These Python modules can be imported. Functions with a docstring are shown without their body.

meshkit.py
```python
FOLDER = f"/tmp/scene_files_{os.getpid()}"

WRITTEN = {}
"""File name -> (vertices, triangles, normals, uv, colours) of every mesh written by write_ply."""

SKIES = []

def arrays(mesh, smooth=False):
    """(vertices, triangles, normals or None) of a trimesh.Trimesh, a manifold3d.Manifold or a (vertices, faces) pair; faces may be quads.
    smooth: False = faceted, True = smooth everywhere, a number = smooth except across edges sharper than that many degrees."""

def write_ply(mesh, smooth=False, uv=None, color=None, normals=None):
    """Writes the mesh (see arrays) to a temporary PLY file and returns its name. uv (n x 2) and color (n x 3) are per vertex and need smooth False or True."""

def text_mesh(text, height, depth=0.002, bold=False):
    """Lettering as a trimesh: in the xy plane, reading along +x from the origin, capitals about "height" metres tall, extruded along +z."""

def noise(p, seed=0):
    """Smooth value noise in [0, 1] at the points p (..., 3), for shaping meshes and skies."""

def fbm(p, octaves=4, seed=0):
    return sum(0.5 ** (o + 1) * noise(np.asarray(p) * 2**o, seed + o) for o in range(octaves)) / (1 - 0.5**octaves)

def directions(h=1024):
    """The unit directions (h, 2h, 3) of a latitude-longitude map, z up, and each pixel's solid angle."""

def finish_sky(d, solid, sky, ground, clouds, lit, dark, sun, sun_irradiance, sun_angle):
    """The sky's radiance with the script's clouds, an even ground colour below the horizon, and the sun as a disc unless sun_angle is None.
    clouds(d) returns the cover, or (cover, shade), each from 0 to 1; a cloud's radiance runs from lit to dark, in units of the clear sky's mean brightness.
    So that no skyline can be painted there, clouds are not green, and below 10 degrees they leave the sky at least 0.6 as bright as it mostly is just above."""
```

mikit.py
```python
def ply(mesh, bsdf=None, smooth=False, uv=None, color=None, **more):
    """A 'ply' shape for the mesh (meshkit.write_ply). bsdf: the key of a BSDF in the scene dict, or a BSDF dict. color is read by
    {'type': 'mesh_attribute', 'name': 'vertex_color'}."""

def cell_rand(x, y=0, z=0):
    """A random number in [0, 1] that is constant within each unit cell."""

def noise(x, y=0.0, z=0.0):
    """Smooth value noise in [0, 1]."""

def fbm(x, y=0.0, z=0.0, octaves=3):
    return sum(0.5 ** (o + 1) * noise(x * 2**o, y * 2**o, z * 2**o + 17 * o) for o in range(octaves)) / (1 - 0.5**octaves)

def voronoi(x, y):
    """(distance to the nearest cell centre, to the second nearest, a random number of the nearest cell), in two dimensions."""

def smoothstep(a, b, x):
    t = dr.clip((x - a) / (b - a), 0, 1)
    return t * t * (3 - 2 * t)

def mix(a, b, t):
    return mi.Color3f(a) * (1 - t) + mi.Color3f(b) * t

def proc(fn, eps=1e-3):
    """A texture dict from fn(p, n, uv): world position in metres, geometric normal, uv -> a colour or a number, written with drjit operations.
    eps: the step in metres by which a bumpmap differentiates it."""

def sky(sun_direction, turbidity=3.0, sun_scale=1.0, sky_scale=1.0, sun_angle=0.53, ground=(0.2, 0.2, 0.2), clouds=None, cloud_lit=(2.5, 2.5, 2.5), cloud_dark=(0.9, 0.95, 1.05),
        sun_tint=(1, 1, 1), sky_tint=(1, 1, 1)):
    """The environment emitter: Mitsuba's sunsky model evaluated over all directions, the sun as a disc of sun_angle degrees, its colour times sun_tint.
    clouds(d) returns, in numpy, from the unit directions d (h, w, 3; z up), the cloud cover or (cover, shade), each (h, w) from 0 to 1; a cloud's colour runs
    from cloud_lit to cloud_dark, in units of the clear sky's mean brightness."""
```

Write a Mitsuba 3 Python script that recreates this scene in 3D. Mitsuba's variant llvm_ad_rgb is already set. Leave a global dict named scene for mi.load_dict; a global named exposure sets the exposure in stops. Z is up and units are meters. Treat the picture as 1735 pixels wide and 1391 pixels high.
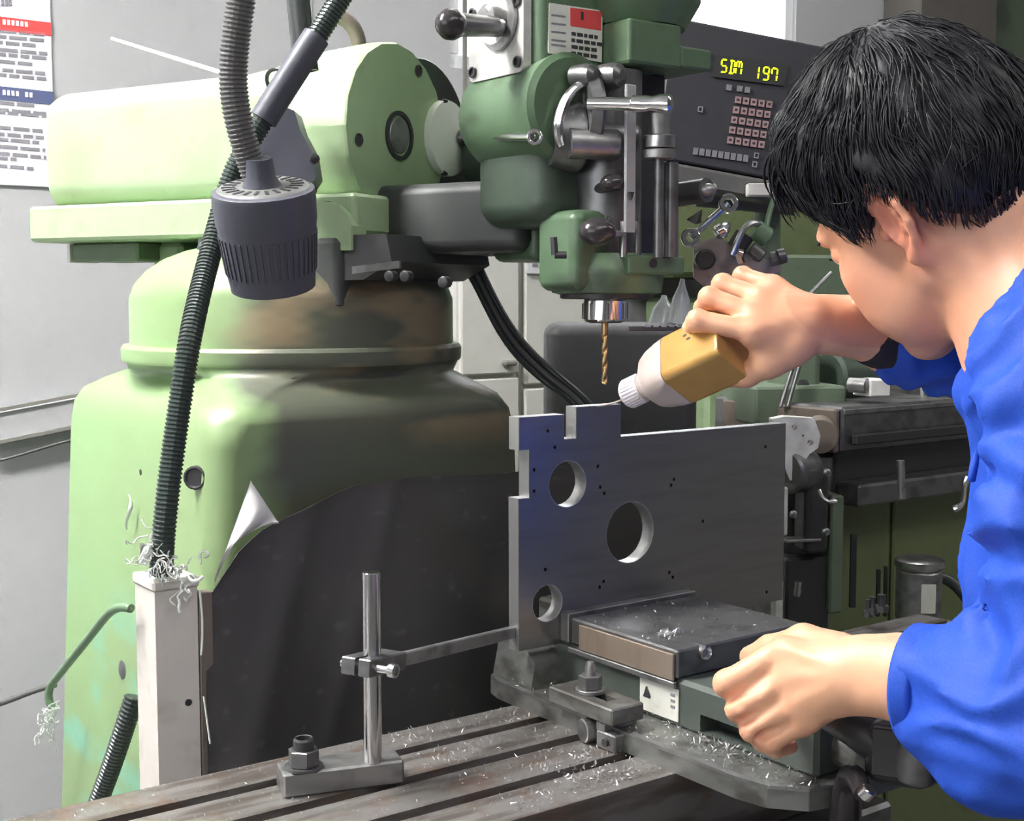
import math, random, numpy as np, trimesh, manifold3d as m3, shapely.geometry as sg, shapely.ops as so
import mitsuba as mi, drjit as dr, mikit, meshkit
from mikit import proc, noise, fbm, smoothstep, mix, cell_rand
from mitsuba import ScalarTransform4f as T4
rng = np.random.default_rng(7)
scene, labels = {}, {}

# ------------------------------------------------------------------ camera, light, exposure
F, PITCH, CZ = 2250.0, math.radians(5.0), 1.35
CAM = np.array([0, 0, CZ])
FWD = np.array([0, math.cos(PITCH), -math.sin(PITCH)])
UPV = np.array([0, math.sin(PITCH), math.cos(PITCH)])
scene['camera'] = {'type': 'perspective', 'fov': math.degrees(2 * math.atan(867.5 / F)), 'fov_axis': 'x', 'near_clip': 0.05, 'far_clip': 60.0,
                   'to_world': T4().look_at(origin=CAM.tolist(), target=(CAM + FWD).tolist(), up=[0, 0, 1])}
exposure = 0.5
#  unseen key batten, then added fill battens: centre (world x, y, z), half length, half width, yaw in degrees, radiance
UNSEEN_BATTENS = [((-1.02, 1.08, 2.42), 0.55, 0.12, 36.2, 80.0), ((0.9, 0.1, 2.75), 0.75, 0.12, 36.2, 10.0), ((0.4, 2.55, 3.05), 0.75, 0.12, 36.2, 11.0),
           ((2.6, 1.6, 2.95), 0.75, 0.12, 36.2, 10.0), ((0.4, -1.3, 2.95), 0.75, 0.12, 36.2, 10.0)]
ADDED_WINDOW_LIGHT = 2.2


def lin(r, g, b):
    return [((c / 255 + 0.055) / 1.055) ** 2.4 if c > 10 else c / 255 / 12.92 for c in (r, g, b)]


# ------------------------------------------------------------------ places: the machine frame (X along the table, Y towards the column) and pixel rays
A = math.radians(36.2)
XA, YA = np.array([math.cos(A), math.sin(A), 0]), np.array([-math.sin(A), math.cos(A), 0])
TF = np.eye(4); TF[:2, 0], TF[:2, 1] = XA[:2], YA[:2]
RO = np.array([-0.27, 1.648, 0]); B = math.radians(-28.5)               # the ram's frame: origin on the turret axis
RF = np.eye(4); RF[:2, 0] = math.cos(B), math.sin(B); RF[:2, 1] = -math.sin(B), math.cos(B); RF[:3, 3] = RO


def ray(px, py):
    return np.array([1.0, 0, 0]) * (px - 867.5) / F + UPV * (695.5 - py) / F + FWD


def at(px, py, d):
    r = ray(px, py)
    return CAM + r * d / r[1]


def L(p):                                                              # world -> machine frame
    return np.array([p @ XA, p @ YA, p[2]])


def on_plane(px, py, p0, n):
    r = ray(px, py)
    return CAM + r * ((p0 - CAM) @ n) / (r @ n)


def onv(px, py, v): return L(on_plane(px, py, YA * v, YA))
def onu(px, py, u): return L(on_plane(px, py, XA * u, XA))
def onz(px, py, z): return L(on_plane(px, py, np.array([0, 0, z]), np.array([0, 0, 1.0])))


# ------------------------------------------------------------------ materials
def M(key, col, rough=0.5, metal=0.0, spec=0.5, **more):
    col = {'type': 'rgb', 'value': col} if isinstance(col, list) else col
    rough = rough if isinstance(rough, dict) else float(rough)
    b = {'type': 'principled', 'base_color': col, 'roughness': rough, 'metallic': metal, 'specular': spec, **more}
    scene[key] = b if 'spec_trans' in more else {'type': 'twosided', 'bsdf': b}
    return key


def green_fn(base, dirt, scale=9.0, amount=0.55):
    def fn(p, n, uv):
        a = fbm(p.x * scale, p.y * scale, p.z * scale, 4)
        b = fbm(p.x * 45, p.y * 45, p.z * 30 + 7, 3)
        t = smoothstep(0.56, 0.78, a) * amount + smoothstep(0.62, 0.8, b) * 0.18
        return mix(base, dirt, dr.clip(t, 0, 1))
    return proc(fn)


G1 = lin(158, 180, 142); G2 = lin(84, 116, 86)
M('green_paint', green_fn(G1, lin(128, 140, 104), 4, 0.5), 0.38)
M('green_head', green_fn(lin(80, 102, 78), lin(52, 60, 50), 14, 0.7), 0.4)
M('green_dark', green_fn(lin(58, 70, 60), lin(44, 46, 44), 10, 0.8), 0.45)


def column_fn(p, n, uv):                                               # bare green towards the left, oily brown and grey dirt on the front ways
    v = -p.x * math.sin(A) + p.y * math.cos(A)
    u = p.x * math.cos(A) + p.y * math.sin(A)
    w = fbm(p.x * 9, p.y * 9, p.z * 14, 4)
    front = smoothstep(0.595, 0.645, u + (w - 0.5) * 0.12) * (1 - smoothstep(1.32, 1.40, v))
    c = mix(lin(130, 160, 112), lin(124, 138, 100), smoothstep(0.5, 0.75, fbm(p.x * 3, p.y * 3, p.z * 3, 3)) * 0.5)
    rust = mix(lin(72, 70, 66), lin(128, 108, 88), smoothstep(0.5, 0.68, fbm(p.x * 7 + 3, p.y * 7, p.z * 16, 4)) * smoothstep(1.16, 1.22, p.z))
    teal = mix(c, lin(112, 172, 150), smoothstep(0.42, 0.7, w) * (1 - smoothstep(0.9, 1.03, p.z)) * 0.8)
    return mix(teal, rust, front * 0.9)


M('column_paint', proc(column_fn), 0.42)
M('olive_paint', green_fn(lin(96, 106, 72), lin(68, 74, 54), 5, 0.6), 0.5)
M('grey_green', green_fn(lin(96, 110, 92), lin(70, 76, 66), 8, 0.6), 0.5)


def brushed(base, dark, sx, sz, rough=0.3, metal=1.0):
    def fn(p, n, uv):
        a = fbm(p.x * sx, p.y * sx, p.z * sz, 3)
        return mix(base, dark, smoothstep(0.4, 0.75, a))
    return proc(fn)


M('chrome', [0.72, 0.72, 0.72], 0.14, 1.0)
M('steel', brushed([0.50, 0.50, 0.50], [0.36, 0.36, 0.36], 60, 60), 0.3, 1.0)
M('steel_dull', brushed([0.33, 0.33, 0.33], [0.20, 0.20, 0.20], 50, 50), 0.42, 0.9)
M('steel_dark', brushed([0.19, 0.19, 0.195], [0.12, 0.12, 0.12], 40, 40), 0.38, 0.8)
M('ground_steel', brushed([0.43, 0.42, 0.41], [0.39, 0.38, 0.372], 14, 120), 0.34, 1.0)
M('bored_steel', [0.92, 0.92, 0.92], 0.45, 1.0)


def table_fn(p, n, uv):
    u = p.x * math.cos(A) + p.y * math.sin(A); v = -p.x * math.sin(A) + p.y * math.cos(A)
    a = fbm(u * 14, v * 90, p.z * 60, 4); b = fbm(u * 40, v * 40, p.z * 40, 4)
    c = mix([0.30, 0.285, 0.275], [0.17, 0.145, 0.13], smoothstep(0.38, 0.7, a))
    return mix(c, [0.24, 0.15, 0.11], smoothstep(0.55, 0.8, b) * 0.6)


M('table_iron', proc(table_fn), 0.4, 0.75)


def vise_fn(p, n, uv):
    a = fbm(p.x * 30, p.y * 30, p.z * 45, 4)
    return mix([0.23, 0.235, 0.225], [0.11, 0.105, 0.095], smoothstep(0.4, 0.72, a))


M('vise_iron', proc(vise_fn), 0.42, 0.7)


def rust_fn(p, n, uv):
    a = fbm(p.x * 40, p.y * 40, p.z * 8, 4)
    return mix([0.32, 0.26, 0.21], [0.20, 0.13, 0.09], smoothstep(0.35, 0.75, a))


M('jaw_rust', proc(rust_fn), 0.4, 0.6)
M('vise_paint', green_fn(lin(70, 76, 72), lin(48, 50, 49), 16, 0.6), 0.4)
M('black_iron', [0.03, 0.03, 0.032], 0.4)
M('black_rubber', [0.022, 0.022, 0.024], 0.5)


def sheet_fn(p, n, uv):
    a = fbm(p.x * 5, p.y * 5, p.z * 4, 4); b = fbm(p.x * 60, p.y * 60, p.z * 60, 3)
    c = mix([0.055, 0.053, 0.053], [0.11, 0.107, 0.105], smoothstep(0.45, 0.75, a))
    return mix(c, [0.12, 0.12, 0.12], smoothstep(0.66, 0.85, b) * 0.4)


M('sheet_rubber', proc(sheet_fn), 0.42)
M('casting_dark_shaded', [0.045, 0.048, 0.048], 0.5)  # dark casting tone with the shade below the ram put into the colour
M('scale_grey', lin(150, 150, 152), 0.45)
M('sheet_back', brushed([0.55, 0.54, 0.55], [0.42, 0.42, 0.43], 20, 20), 0.5)
M('hose_black', [0.035, 0.04, 0.04], 0.35)
M('hose_grey', [0.085, 0.083, 0.083], 0.42)
M('hose_green', [0.026, 0.038, 0.034], 0.35)
M('lamp_black', [0.055, 0.057, 0.076], 0.45)
M('lamp_grey', [0.13, 0.13, 0.13], 0.45)
M('white_paint', green_fn(lin(226, 224, 222), lin(190, 184, 176), 12, 0.5), 0.45)
M('post_white', green_fn(lin(206, 200, 194), lin(150, 142, 134), 20, 0.6), 0.45)
M('bright_plate', brushed([0.85, 0.84, 0.82], [0.62, 0.6, 0.58], 30, 30), 0.42, 0.55)
M('cap_white', [0.92, 0.93, 0.86], 0.4)
M('wall_grey', green_fn(lin(170, 170, 173), lin(161, 161, 164), 1.2, 0.7), 0.8)
M('wall_low', green_fn(lin(176, 174, 176), lin(160, 158, 160), 2.5, 0.7), 0.8)
M('cabinet_white', green_fn(lin(206, 204, 200), lin(190, 188, 184), 2, 0.6), 0.6)
M('trim_grey', lin(120, 118, 114), 0.6)
M('floor_grey', green_fn(lin(128, 126, 124), lin(96, 94, 92), 2, 0.8), 0.6)
M('ceiling_white', lin(205, 205, 205), 0.9)
M('paper', lin(212, 210, 217), 0.7)
M('label_paper', green_fn(lin(205, 205, 196), lin(170, 168, 160), 60, 0.5), 0.6)
M('print_red', lin(205, 70, 70), 0.6)
M('print_blue', lin(70, 78, 112), 0.6)
M('print_grey', lin(120, 118, 126), 0.7)
M('print_black', lin(48, 48, 52), 0.6)
M('readout_black', [0.032, 0.032, 0.040], 0.45)
M('key_pink', lin(150, 122, 124), 0.6)
M('key_grey', lin(120, 118, 124), 0.6)
M('brass_drill', brushed([0.62, 0.42, 0.20], [0.42, 0.28, 0.14], 200, 200), 0.3, 1.0)
M('chip_steel', [0.75, 0.74, 0.74], 0.3, 0.9)
M('shred_white', [0.75, 0.78, 0.74], 0.4)
M('pipe_iron', green_fn(lin(118, 108, 100), lin(90, 78, 70), 20, 0.7), 0.5, 0.3)
M('knob_black', [0.03, 0.026, 0.028], 0.22)
M('handle_green', lin(98, 124, 96), 0.35)
M('yellow_green_led', [0.01, 0.01, 0.01], 0.6)
M('pillar_grey', green_fn(lin(96, 92, 88), lin(70, 66, 64), 8, 0.6), 0.7)
M('window_frame', lin(226, 228, 230), 0.5)


# ------------------------------------------------------------------ meshes
def cat(*ms):
    ms = [m for m in (ms[0] if len(ms) == 1 and isinstance(ms[0], (list, tuple)) else ms)]
    return trimesh.util.concatenate(ms)


def xf(m, mat):
    m = m.copy(); m.apply_transform(mat); return m


def mv(m, *t):
    m = m.copy(); m.apply_translation(t); return m


def hull(pts):
    return trimesh.convex.convex_hull(np.asarray(pts, float))


def bx(x0, x1, y0, y1, z0, z1, b=0.002):                                # a box with chamfered edges
    b = min(b, 0.45 * min(x1 - x0, y1 - y0, z1 - z0))
    pts = []
    for x, sx in ((x0, 1), (x1, -1)):
        for y, sy in ((y0, 1), (y1, -1)):
            for z, sz in ((z0, 1), (z1, -1)):
                pts += [(x, y + sy * b, z + sz * b), (x + sx * b, y, z + sz * b), (x + sx * b, y + sy * b, z)]
    return hull(pts)


def rb(x0, x1, y0, y1, z0, z1, r=0.01, n=5):                            # a box with round edges
    r = min(r, 0.49 * min(x1 - x0, y1 - y0, z1 - z0))
    s = trimesh.creation.uv_sphere(r, count=[2 * n, 4 * n]).vertices
    return hull(np.vstack([s + (x, y, z) for x in (x0 + r, x1 - r) for y in (y0 + r, y1 - r) for z in (z0 + r, z1 - r)]))


def lathe(prof, p0, axis, seg=32):                                      # prof: (along, radius)
    axis = np.asarray(axis, float) / np.linalg.norm(axis)
    a = np.cross(axis, [0, 0, 1.0] if abs(axis[2]) < 0.9 else [1.0, 0, 0]); a /= np.linalg.norm(a)
    b = np.cross(axis, a)
    th = np.arange(seg) * 2 * math.pi / seg
    ring = np.cos(th)[:, None] * a + np.sin(th)[:, None] * b
    return loft([np.asarray(p0) + axis * h + ring * max(r, 1e-5) for h, r in prof])


def cyl(p0, p1, r, seg=24, b=0.0, r2=None):
    p0, p1 = np.asarray(p0, float), np.asarray(p1, float); h = np.linalg.norm(p1 - p0); r2 = r if r2 is None else r2
    b = min(b, 0.3 * h)
    return lathe([(0, r - b), (b, r), (h - b, r2), (h, r2 - b)] if b else [(0, r), (h, r2)], p0, p1 - p0, seg)


def loft(rings, caps=True, closed=True):
    rings = [np.asarray(r, float) for r in rings]; n = len(rings[0]); v = np.vstack(rings); f = []
    j = np.arange(n if closed else n - 1); k = (j + 1) % n
    for i in range(len(rings) - 1):
        a, b = i * n, (i + 1) * n
        f.append(np.stack([a + j, a + k, b + k], 1)); f.append(np.stack([a + j, b + k, b + j], 1))
    if caps:
        v = np.vstack([v, rings[0].mean(0), rings[-1].mean(0)]); c0, c1 = len(v) - 2, len(v) - 1; e = (len(rings) - 1) * n
        f.append(np.stack([k, j, j * 0 + c0], 1)); f.append(np.stack([e + j, e + k, j * 0 + c1], 1))
    m = trimesh.Trimesh(v, np.vstack(f), process=False)
    if caps and closed and m.volume < 0:
        m.invert()
    return m


def spline(pts, n=40):
    from scipy.interpolate import CubicSpline
    pts = np.asarray(pts, float)
    t = np.r_[0, np.cumsum(np.linalg.norm(np.diff(pts, axis=0), axis=1))]
    return CubicSpline(t, pts)(np.linspace(0, t[-1], n)), t[-1]


def frames(c):
    t = np.gradient(c, axis=0); t /= np.linalg.norm(t, axis=1, keepdims=True)
    a = np.cross(t[0], [0.3, 0.2, 0.93]); a /= np.linalg.norm(a); aa = []
    for q in t:
        a = a - q * (a @ q); a /= np.linalg.norm(a); aa.append(a)
    aa = np.array(aa)
    return t, aa, np.cross(t, aa)


def tube(pts, r, n=40, seg=10, smooth=True, rads=None):
    c = spline(pts, n)[0] if smooth else np.asarray(pts, float)
    t, a, b = frames(c); th = np.arange(seg) * 2 * math.pi / seg
    rads = np.full(len(c), r) if rads is None else np.interp(np.linspace(0, 1, len(c)), np.linspace(0, 1, len(rads)), rads)
    return loft([c[i] + rads[i] * (np.cos(th)[:, None] * a[i] + np.sin(th)[:, None] * b[i]) for i in range(len(c))])


def corrugated(pts, r, pitch=0.005, depth=0.0014, seg=14):
    length = spline(pts, 10)[1]; n = int(length / pitch) * 4
    c = spline(pts, n)[0]; t, a, b = frames(c); th = np.arange(seg) * 2 * math.pi / seg
    k = np.array([0, 1, 1, 0])[np.arange(n) % 4] * depth
    return loft([c[i] + (r - depth + k[i]) * (np.cos(th)[:, None] * a[i] + np.sin(th)[:, None] * b[i]) for i in range(n)])


def ext(poly, o, ex, ey, depth, holes=()):                              # a polygon (n x 2 in ex, ey from o) given thickness along ex x ey
    if hasattr(poly, 'geoms'):
        return cat([ext(g, o, ex, ey, depth) for g in poly.geoms])
    p = sg.Polygon(poly, holes) if not hasattr(poly, 'exterior') else poly
    m = trimesh.creation.extrude_polygon(p, depth, engine='earcut')
    mat = np.eye(4); mat[:3, 0], mat[:3, 1], mat[:3, 2], mat[:3, 3] = ex, ey, np.cross(ex, ey), o
    return xf(m, mat)


def man(m):
    m = m.copy(); m.merge_vertices()
    if m.volume < 0:
        m.invert()
    return m3.Manifold(m3.Mesh(np.asarray(m.vertices, np.float32), np.asarray(m.faces, np.uint32)))


def tri(M_):
    q = M_.to_mesh(); return trimesh.Trimesh(q.vert_properties[:, :3], q.tri_verts, process=False)


def cut(a, *bs):
    r = man(a)
    for b in bs:
        r = r - man(b)
    return tri(r)


def rrect(x0, x1, y0, y1, r, n=6):
    return np.array([(cx + r * math.cos(q), cy + r * math.sin(q)) for cx, cy, q0 in ((x1 - r, y1 - r, 0), (x0 + r, y1 - r, 90), (x0 + r, y0 + r, 180), (x1 - r, y0 + r, 270))
                     for q in np.radians(np.linspace(q0, q0 + 90, n))])


def hexa(p, r, h, axis=(0, 0, 1.0)):
    return lathe([(0, r * 0.94), (0.0008, r), (h - 0.0008, r), (h, r * 0.9)], p, axis, 6)


PLY = {}


def add(key, mesh, mat, smooth=32, label=None, cat_=None, group=None, kind=None, frame=None, **more):
    base, k = key, 0
    while key in scene:
        k += 1; key = f'{base}_{k:03d}'
    if frame is not None:
        mesh = xf(mesh, frame)
    if len(mesh.faces) == 0 or not np.isfinite(mesh.vertices).all():
        raise ValueError('empty mesh ' + key)
    scene[key] = mikit.ply(mesh, mat, smooth=smooth, **more)
    tag(key, label, cat_, group, kind)
    return key


def tag(key, label=None, cat_=None, group=None, kind=None):
    d = {k: v for k, v in (('label', label), ('category', cat_), ('group', group), ('kind', kind)) if v}
    if d:
        labels[key] = {**labels.get(key, {}), **d}
    return key


def struct(key, mesh, mat, **k):
    return add(key, mesh, mat, kind='structure', **k)


def px_poly(pts, o, n, ex, ey):                                         # where photo points fall on a real plane, in that plane's own coordinates
    out = []
    for x, y in pts:
        q = on_plane(x, y, np.asarray(o), np.asarray(n)) - o
        out.append((q @ ex, q @ ey))
    return out


Z = np.array([0, 0, 1.0])

# ================================================================== the room
WV = 2.32                                                               # the wall behind the machine runs along the table's direction
struct('floor', bx(-3.0, 5.5, -4.0, WV + 0.1, -0.1, 0.0, 0.001), 'floor_grey', frame=TF)
struct('ceiling', bx(-3.0, 5.5, -4.0, WV + 0.1, 3.3, 3.4, 0.001), 'ceiling_white', frame=TF)
wl = onv(1208, 40, WV); wr = onv(1349, 40, WV); wb = onv(1270, 90, WV)
WU0, WU1, WZ0, WZ1 = wl[0] - 0.75, wr[0], wb[2] - 0.12, 2.75
wall = cut(bx(-3.0, 5.5, WV, WV + 0.12, 0, 3.3, 0.001), bx(WU0, WU1, WV - 0.1, WV + 0.3, WZ0, WZ1, 0.0005))
struct('wall_back', wall, 'wall_grey', frame=TF)
struct('wall_left', cut(bx(-3.1, -3.0, -4.0, WV, 0, 3.3, 0.001), bx(-3.3, -2.8, -1.8, 1.2, 1.1, 2.8, 0.001)), 'wall_grey', frame=TF)
struct('wall_right', bx(5.5, 5.6, -4.0, WV, 0, 3.3, 0.001), 'wall_grey', frame=TF)
struct('wall_front', bx(-3.0, 5.5, -4.1, -4.0, 0, 3.3, 0.001), 'wall_grey', frame=TF)


def window(k, u0, u1, v0, v1, z0, z1, along, flip, light):              # a lit window: frame, mullions and bright panes
    t = 0.03
    if along == 'u':
        rect = lambda a, b, c, d: bx(a, b, v0, v1, c, d, 0.002)
        lo, hi = u0, u1
    else:
        rect = lambda a, b, c, d: bx(u0, u1, a, b, c, d, 0.002)
        lo, hi = v0, v1
    key = f'window_{k}'
    n = max(1, round((hi - lo) / 0.75)); w = (hi - lo) / n
    bars = [rect(lo, hi, z0, z0 + t), rect(lo, hi, z1 - t, z1)] + [rect(lo + w * i - t / 2 * (0 < i < n) - t * (i == n), lo + w * i + t / 2 * (0 < i < n) + t * (i == 0), z0 + t, z1 - t) for i in range(n + 1)]
    struct(key, cat(bars), 'window_frame', smooth=False, frame=TF)
    for i in range(n):
        a, b = lo + w * i, lo + w * (i + 1)
        m = v0 + (v1 - v0) * 0.7 if along == 'u' else u0 + (u1 - u0) * 0.3
        q = [(a, m, z0), (b, m, z0), (b, m, z1), (a, m, z1)] if along == 'u' else [(m, a, z0), (m, b, z0), (m, b, z1), (m, a, z1)]
        pane = trimesh.Trimesh(np.array(q), [[0, 1, 2], [0, 2, 3]] if not flip else [[0, 2, 1], [0, 3, 2]], process=False)
        add(f'{key}__pane', pane, None, False, frame=TF, emitter={'type': 'area', 'radiance': {'type': 'rgb', 'value': light}})


window(1, WU0, WU1, WV + 0.01, WV + 0.07, WZ0, WZ1, 'u', False, [3.0, 3.05, 3.1])
window(2, -3.08, -3.02, -1.8, 1.2, 1.1, 2.8, 'v', False, [ADDED_WINDOW_LIGHT * q for q in (1.0, 1.03, 1.06)])  # unseen window, added to bring light in from the left

for i, (c, hl, hw, yaw, e) in enumerate(UNSEEN_BATTENS):                       # unseen key batten and added fill battens, hung from the ceiling
    mat = trimesh.transformations.rotation_matrix(math.radians(yaw), [0, 0, 1]); mat[:3, 3] = c
    k = 'unseen_lamp' if i == 0 else f'unseen_lamp_{i:03d}'
    add(k + '__housing', bx(-hl - .02, hl + .02, -hw - .02, hw + .02, 0.006, 0.05, 0.004), 'white_paint', frame=mat)
    q = trimesh.Trimesh(np.array([(-hl, -hw, 0), (hl, -hw, 0), (hl, hw, 0), (-hl, hw, 0)]), [[0, 2, 1], [0, 3, 2]], process=False)
    add(k + '__diffuser', q, None, False, frame=mat, emitter={'type': 'area', 'radiance': {'type': 'rgb', 'value': [e, e * 0.99, e * 0.95]}})
    for s in (-hl * .8, hl * .8):
        add(k + '__hanger', cyl((s, 0, 0.05), (s, 0, 3.3 - c[2]), 0.004, 8), 'steel', frame=mat)
    tag(k, ['unseen white batten key lamp hanging low beside the left wall, above the ram', 'added white batten fill lamp hanging in front of the milling machine, above the worker', 'added white batten fill lamp hanging against the wall behind the milling machine', 'added white batten fill lamp hanging above the second machine', 'added white batten fill lamp hanging behind the photographer'][i], 'ceiling lamp', 'unseen lamps put in to light the workshop')

# trunking along the wall at the left, a dark seam and two panel joints
p0, p1 = L(at(-60, 716, 2.33)), L(at(300, 676, 2.33))
e = (p1 - p0) / np.linalg.norm(p1 - p0); nz = np.array([-e[2] * e[0], 0, e[0]]) if False else np.cross(np.array([0, -1.0, 0]), e) * -1
def slab(p0, p1, half, y0, y1):
    d = (p1 - p0); d[1] = 0; q = np.array([-d[2], 0, d[0]]) / np.linalg.norm(d) * half
    c = []
    for y in (y0, y1):
        for p in (p0, p1):
            for s in (-1, 1):
                c.append((p[0] + s * q[0], y, p[2] + s * q[2]))
    return hull(c)


struct('trim_1', slab(p0, p1, 0.024, WV - 0.03, WV), 'wall_grey', frame=TF)
for y in (684, 736):
    a, b = L(at(-60, y + 6, 2.30)), L(at(300, y - 36, 2.30))
    struct('trim_2' if y == 684 else 'trim_3', slab(a, b, 0.003, WV - 0.036, WV - 0.024), 'trim_grey', frame=TF)
for k, x in ((4, 787), (5, 525)):
    a = onv(x, 60, WV)
    struct(f'trim_{k}', bx(a[0] - .004, a[0] + .004, WV - .004, WV + .002, 1.2, 3.3, .0005), 'trim_grey' if k == 4 else 'wall_low', frame=TF)
# pillar and pipe at the top right, grey machine cabinet
a, b = onv(1495, 60, WV), onv(1625, 60, WV)
struct('wall_pillar', bx(a[0], b[0], WV - 0.12, WV, 0, 3.3, 0.004), 'pillar_grey', frame=TF)
a, b = onv(1625, 60, WV), onv(1760, 60, WV)
struct('trim_6', bx(a[0], b[0] + .5, WV - 0.06, WV, 1.9, 3.3, 0.004), 'grey_green', frame=TF)

# cabinets seen between the column and the head
CV = 2.05
def cabinet(key, x0, x1, ytop, label, joints, depth=0.2):
    a, b = onv(x0, 500, CV), onv(x1, 500, CV); zt = onv(x0, ytop, CV)[2]
    add(key + '__body', bx(a[0], b[0], CV, CV + depth, 0.0, zt, 0.004), 'cabinet_white', frame=TF)
    zs = [0.06] + [onv(x0, y, CV)[2] for y in joints] + [zt - 0.01]
    for z0, z1 in zip(zs[:-1], zs[1:]):
        add(key + '__door', bx(a[0] + .006, b[0] - .006, CV - 0.014, CV - .001, z0 + .004, z1 - .004, 0.003), 'cabinet_white', frame=TF)
        add(key + '__handle', bx(b[0] - .05, b[0] - .02, CV - 0.03, CV - .014, z0 + .02, z0 + .03, 0.003), 'trim_grey', frame=TF)
    tag(key, label, 'cabinet')


cabinet('steel_cabinet', 770, 877, 400, 'light grey cabinet behind the machine column and the hanging cables', [640])
cabinet('steel_cabinet_001', 879, 1010, 405, 'cream cabinet behind the drill chuck with a white notice on it', [655])
a, b = onv(893, 400, CV - .02), onv(927, 464, CV - .02)
add('wall_notice_001__sheet', bx(a[0], b[0], CV - .021, CV - .016, b[2], a[2], .0005), 'paper', frame=TF)
for r in range(4):
    for c_ in range(2):
        zc = a[2] - .012 - r * .013 * (1 + .0 * c_); uc = a[0] + .012 + c_ * .022
        add('wall_notice_001__print', bx(uc, uc + .012, CV - .0225, CV - .021, zc - .006, zc, .0003), ['print_black', 'print_black', 'print_red', 'print_grey'][r], smooth=False, frame=TF)
tag('wall_notice_001', 'small white notice on the cabinet left of the machine head', 'notice')

# the notice with red and blue bands on the left wall
NV = WV - 0.006
a, b = onv(-160, -120, NV), onv(95, 318, NV)
NE = np.array([math.cos(0.0), 0, 0])
add('wall_notice__sheet', bx(a[0], b[0], NV, WV - .001, b[2], a[2], .001), 'paper', frame=TF)


def print_line(key, x0, y0, x1, y1, h, mat, depth=.0012, v=NV):
    p, q = onv(x0, y0, v), onv(x1, y1, v)
    add(key, hull([(c[0], y, c[2] + s * h / 2) for c in (p, q) for s in (-1, 1) for y in (v - depth, v + .0005)]), mat, smooth=False, frame=TF)


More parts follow.
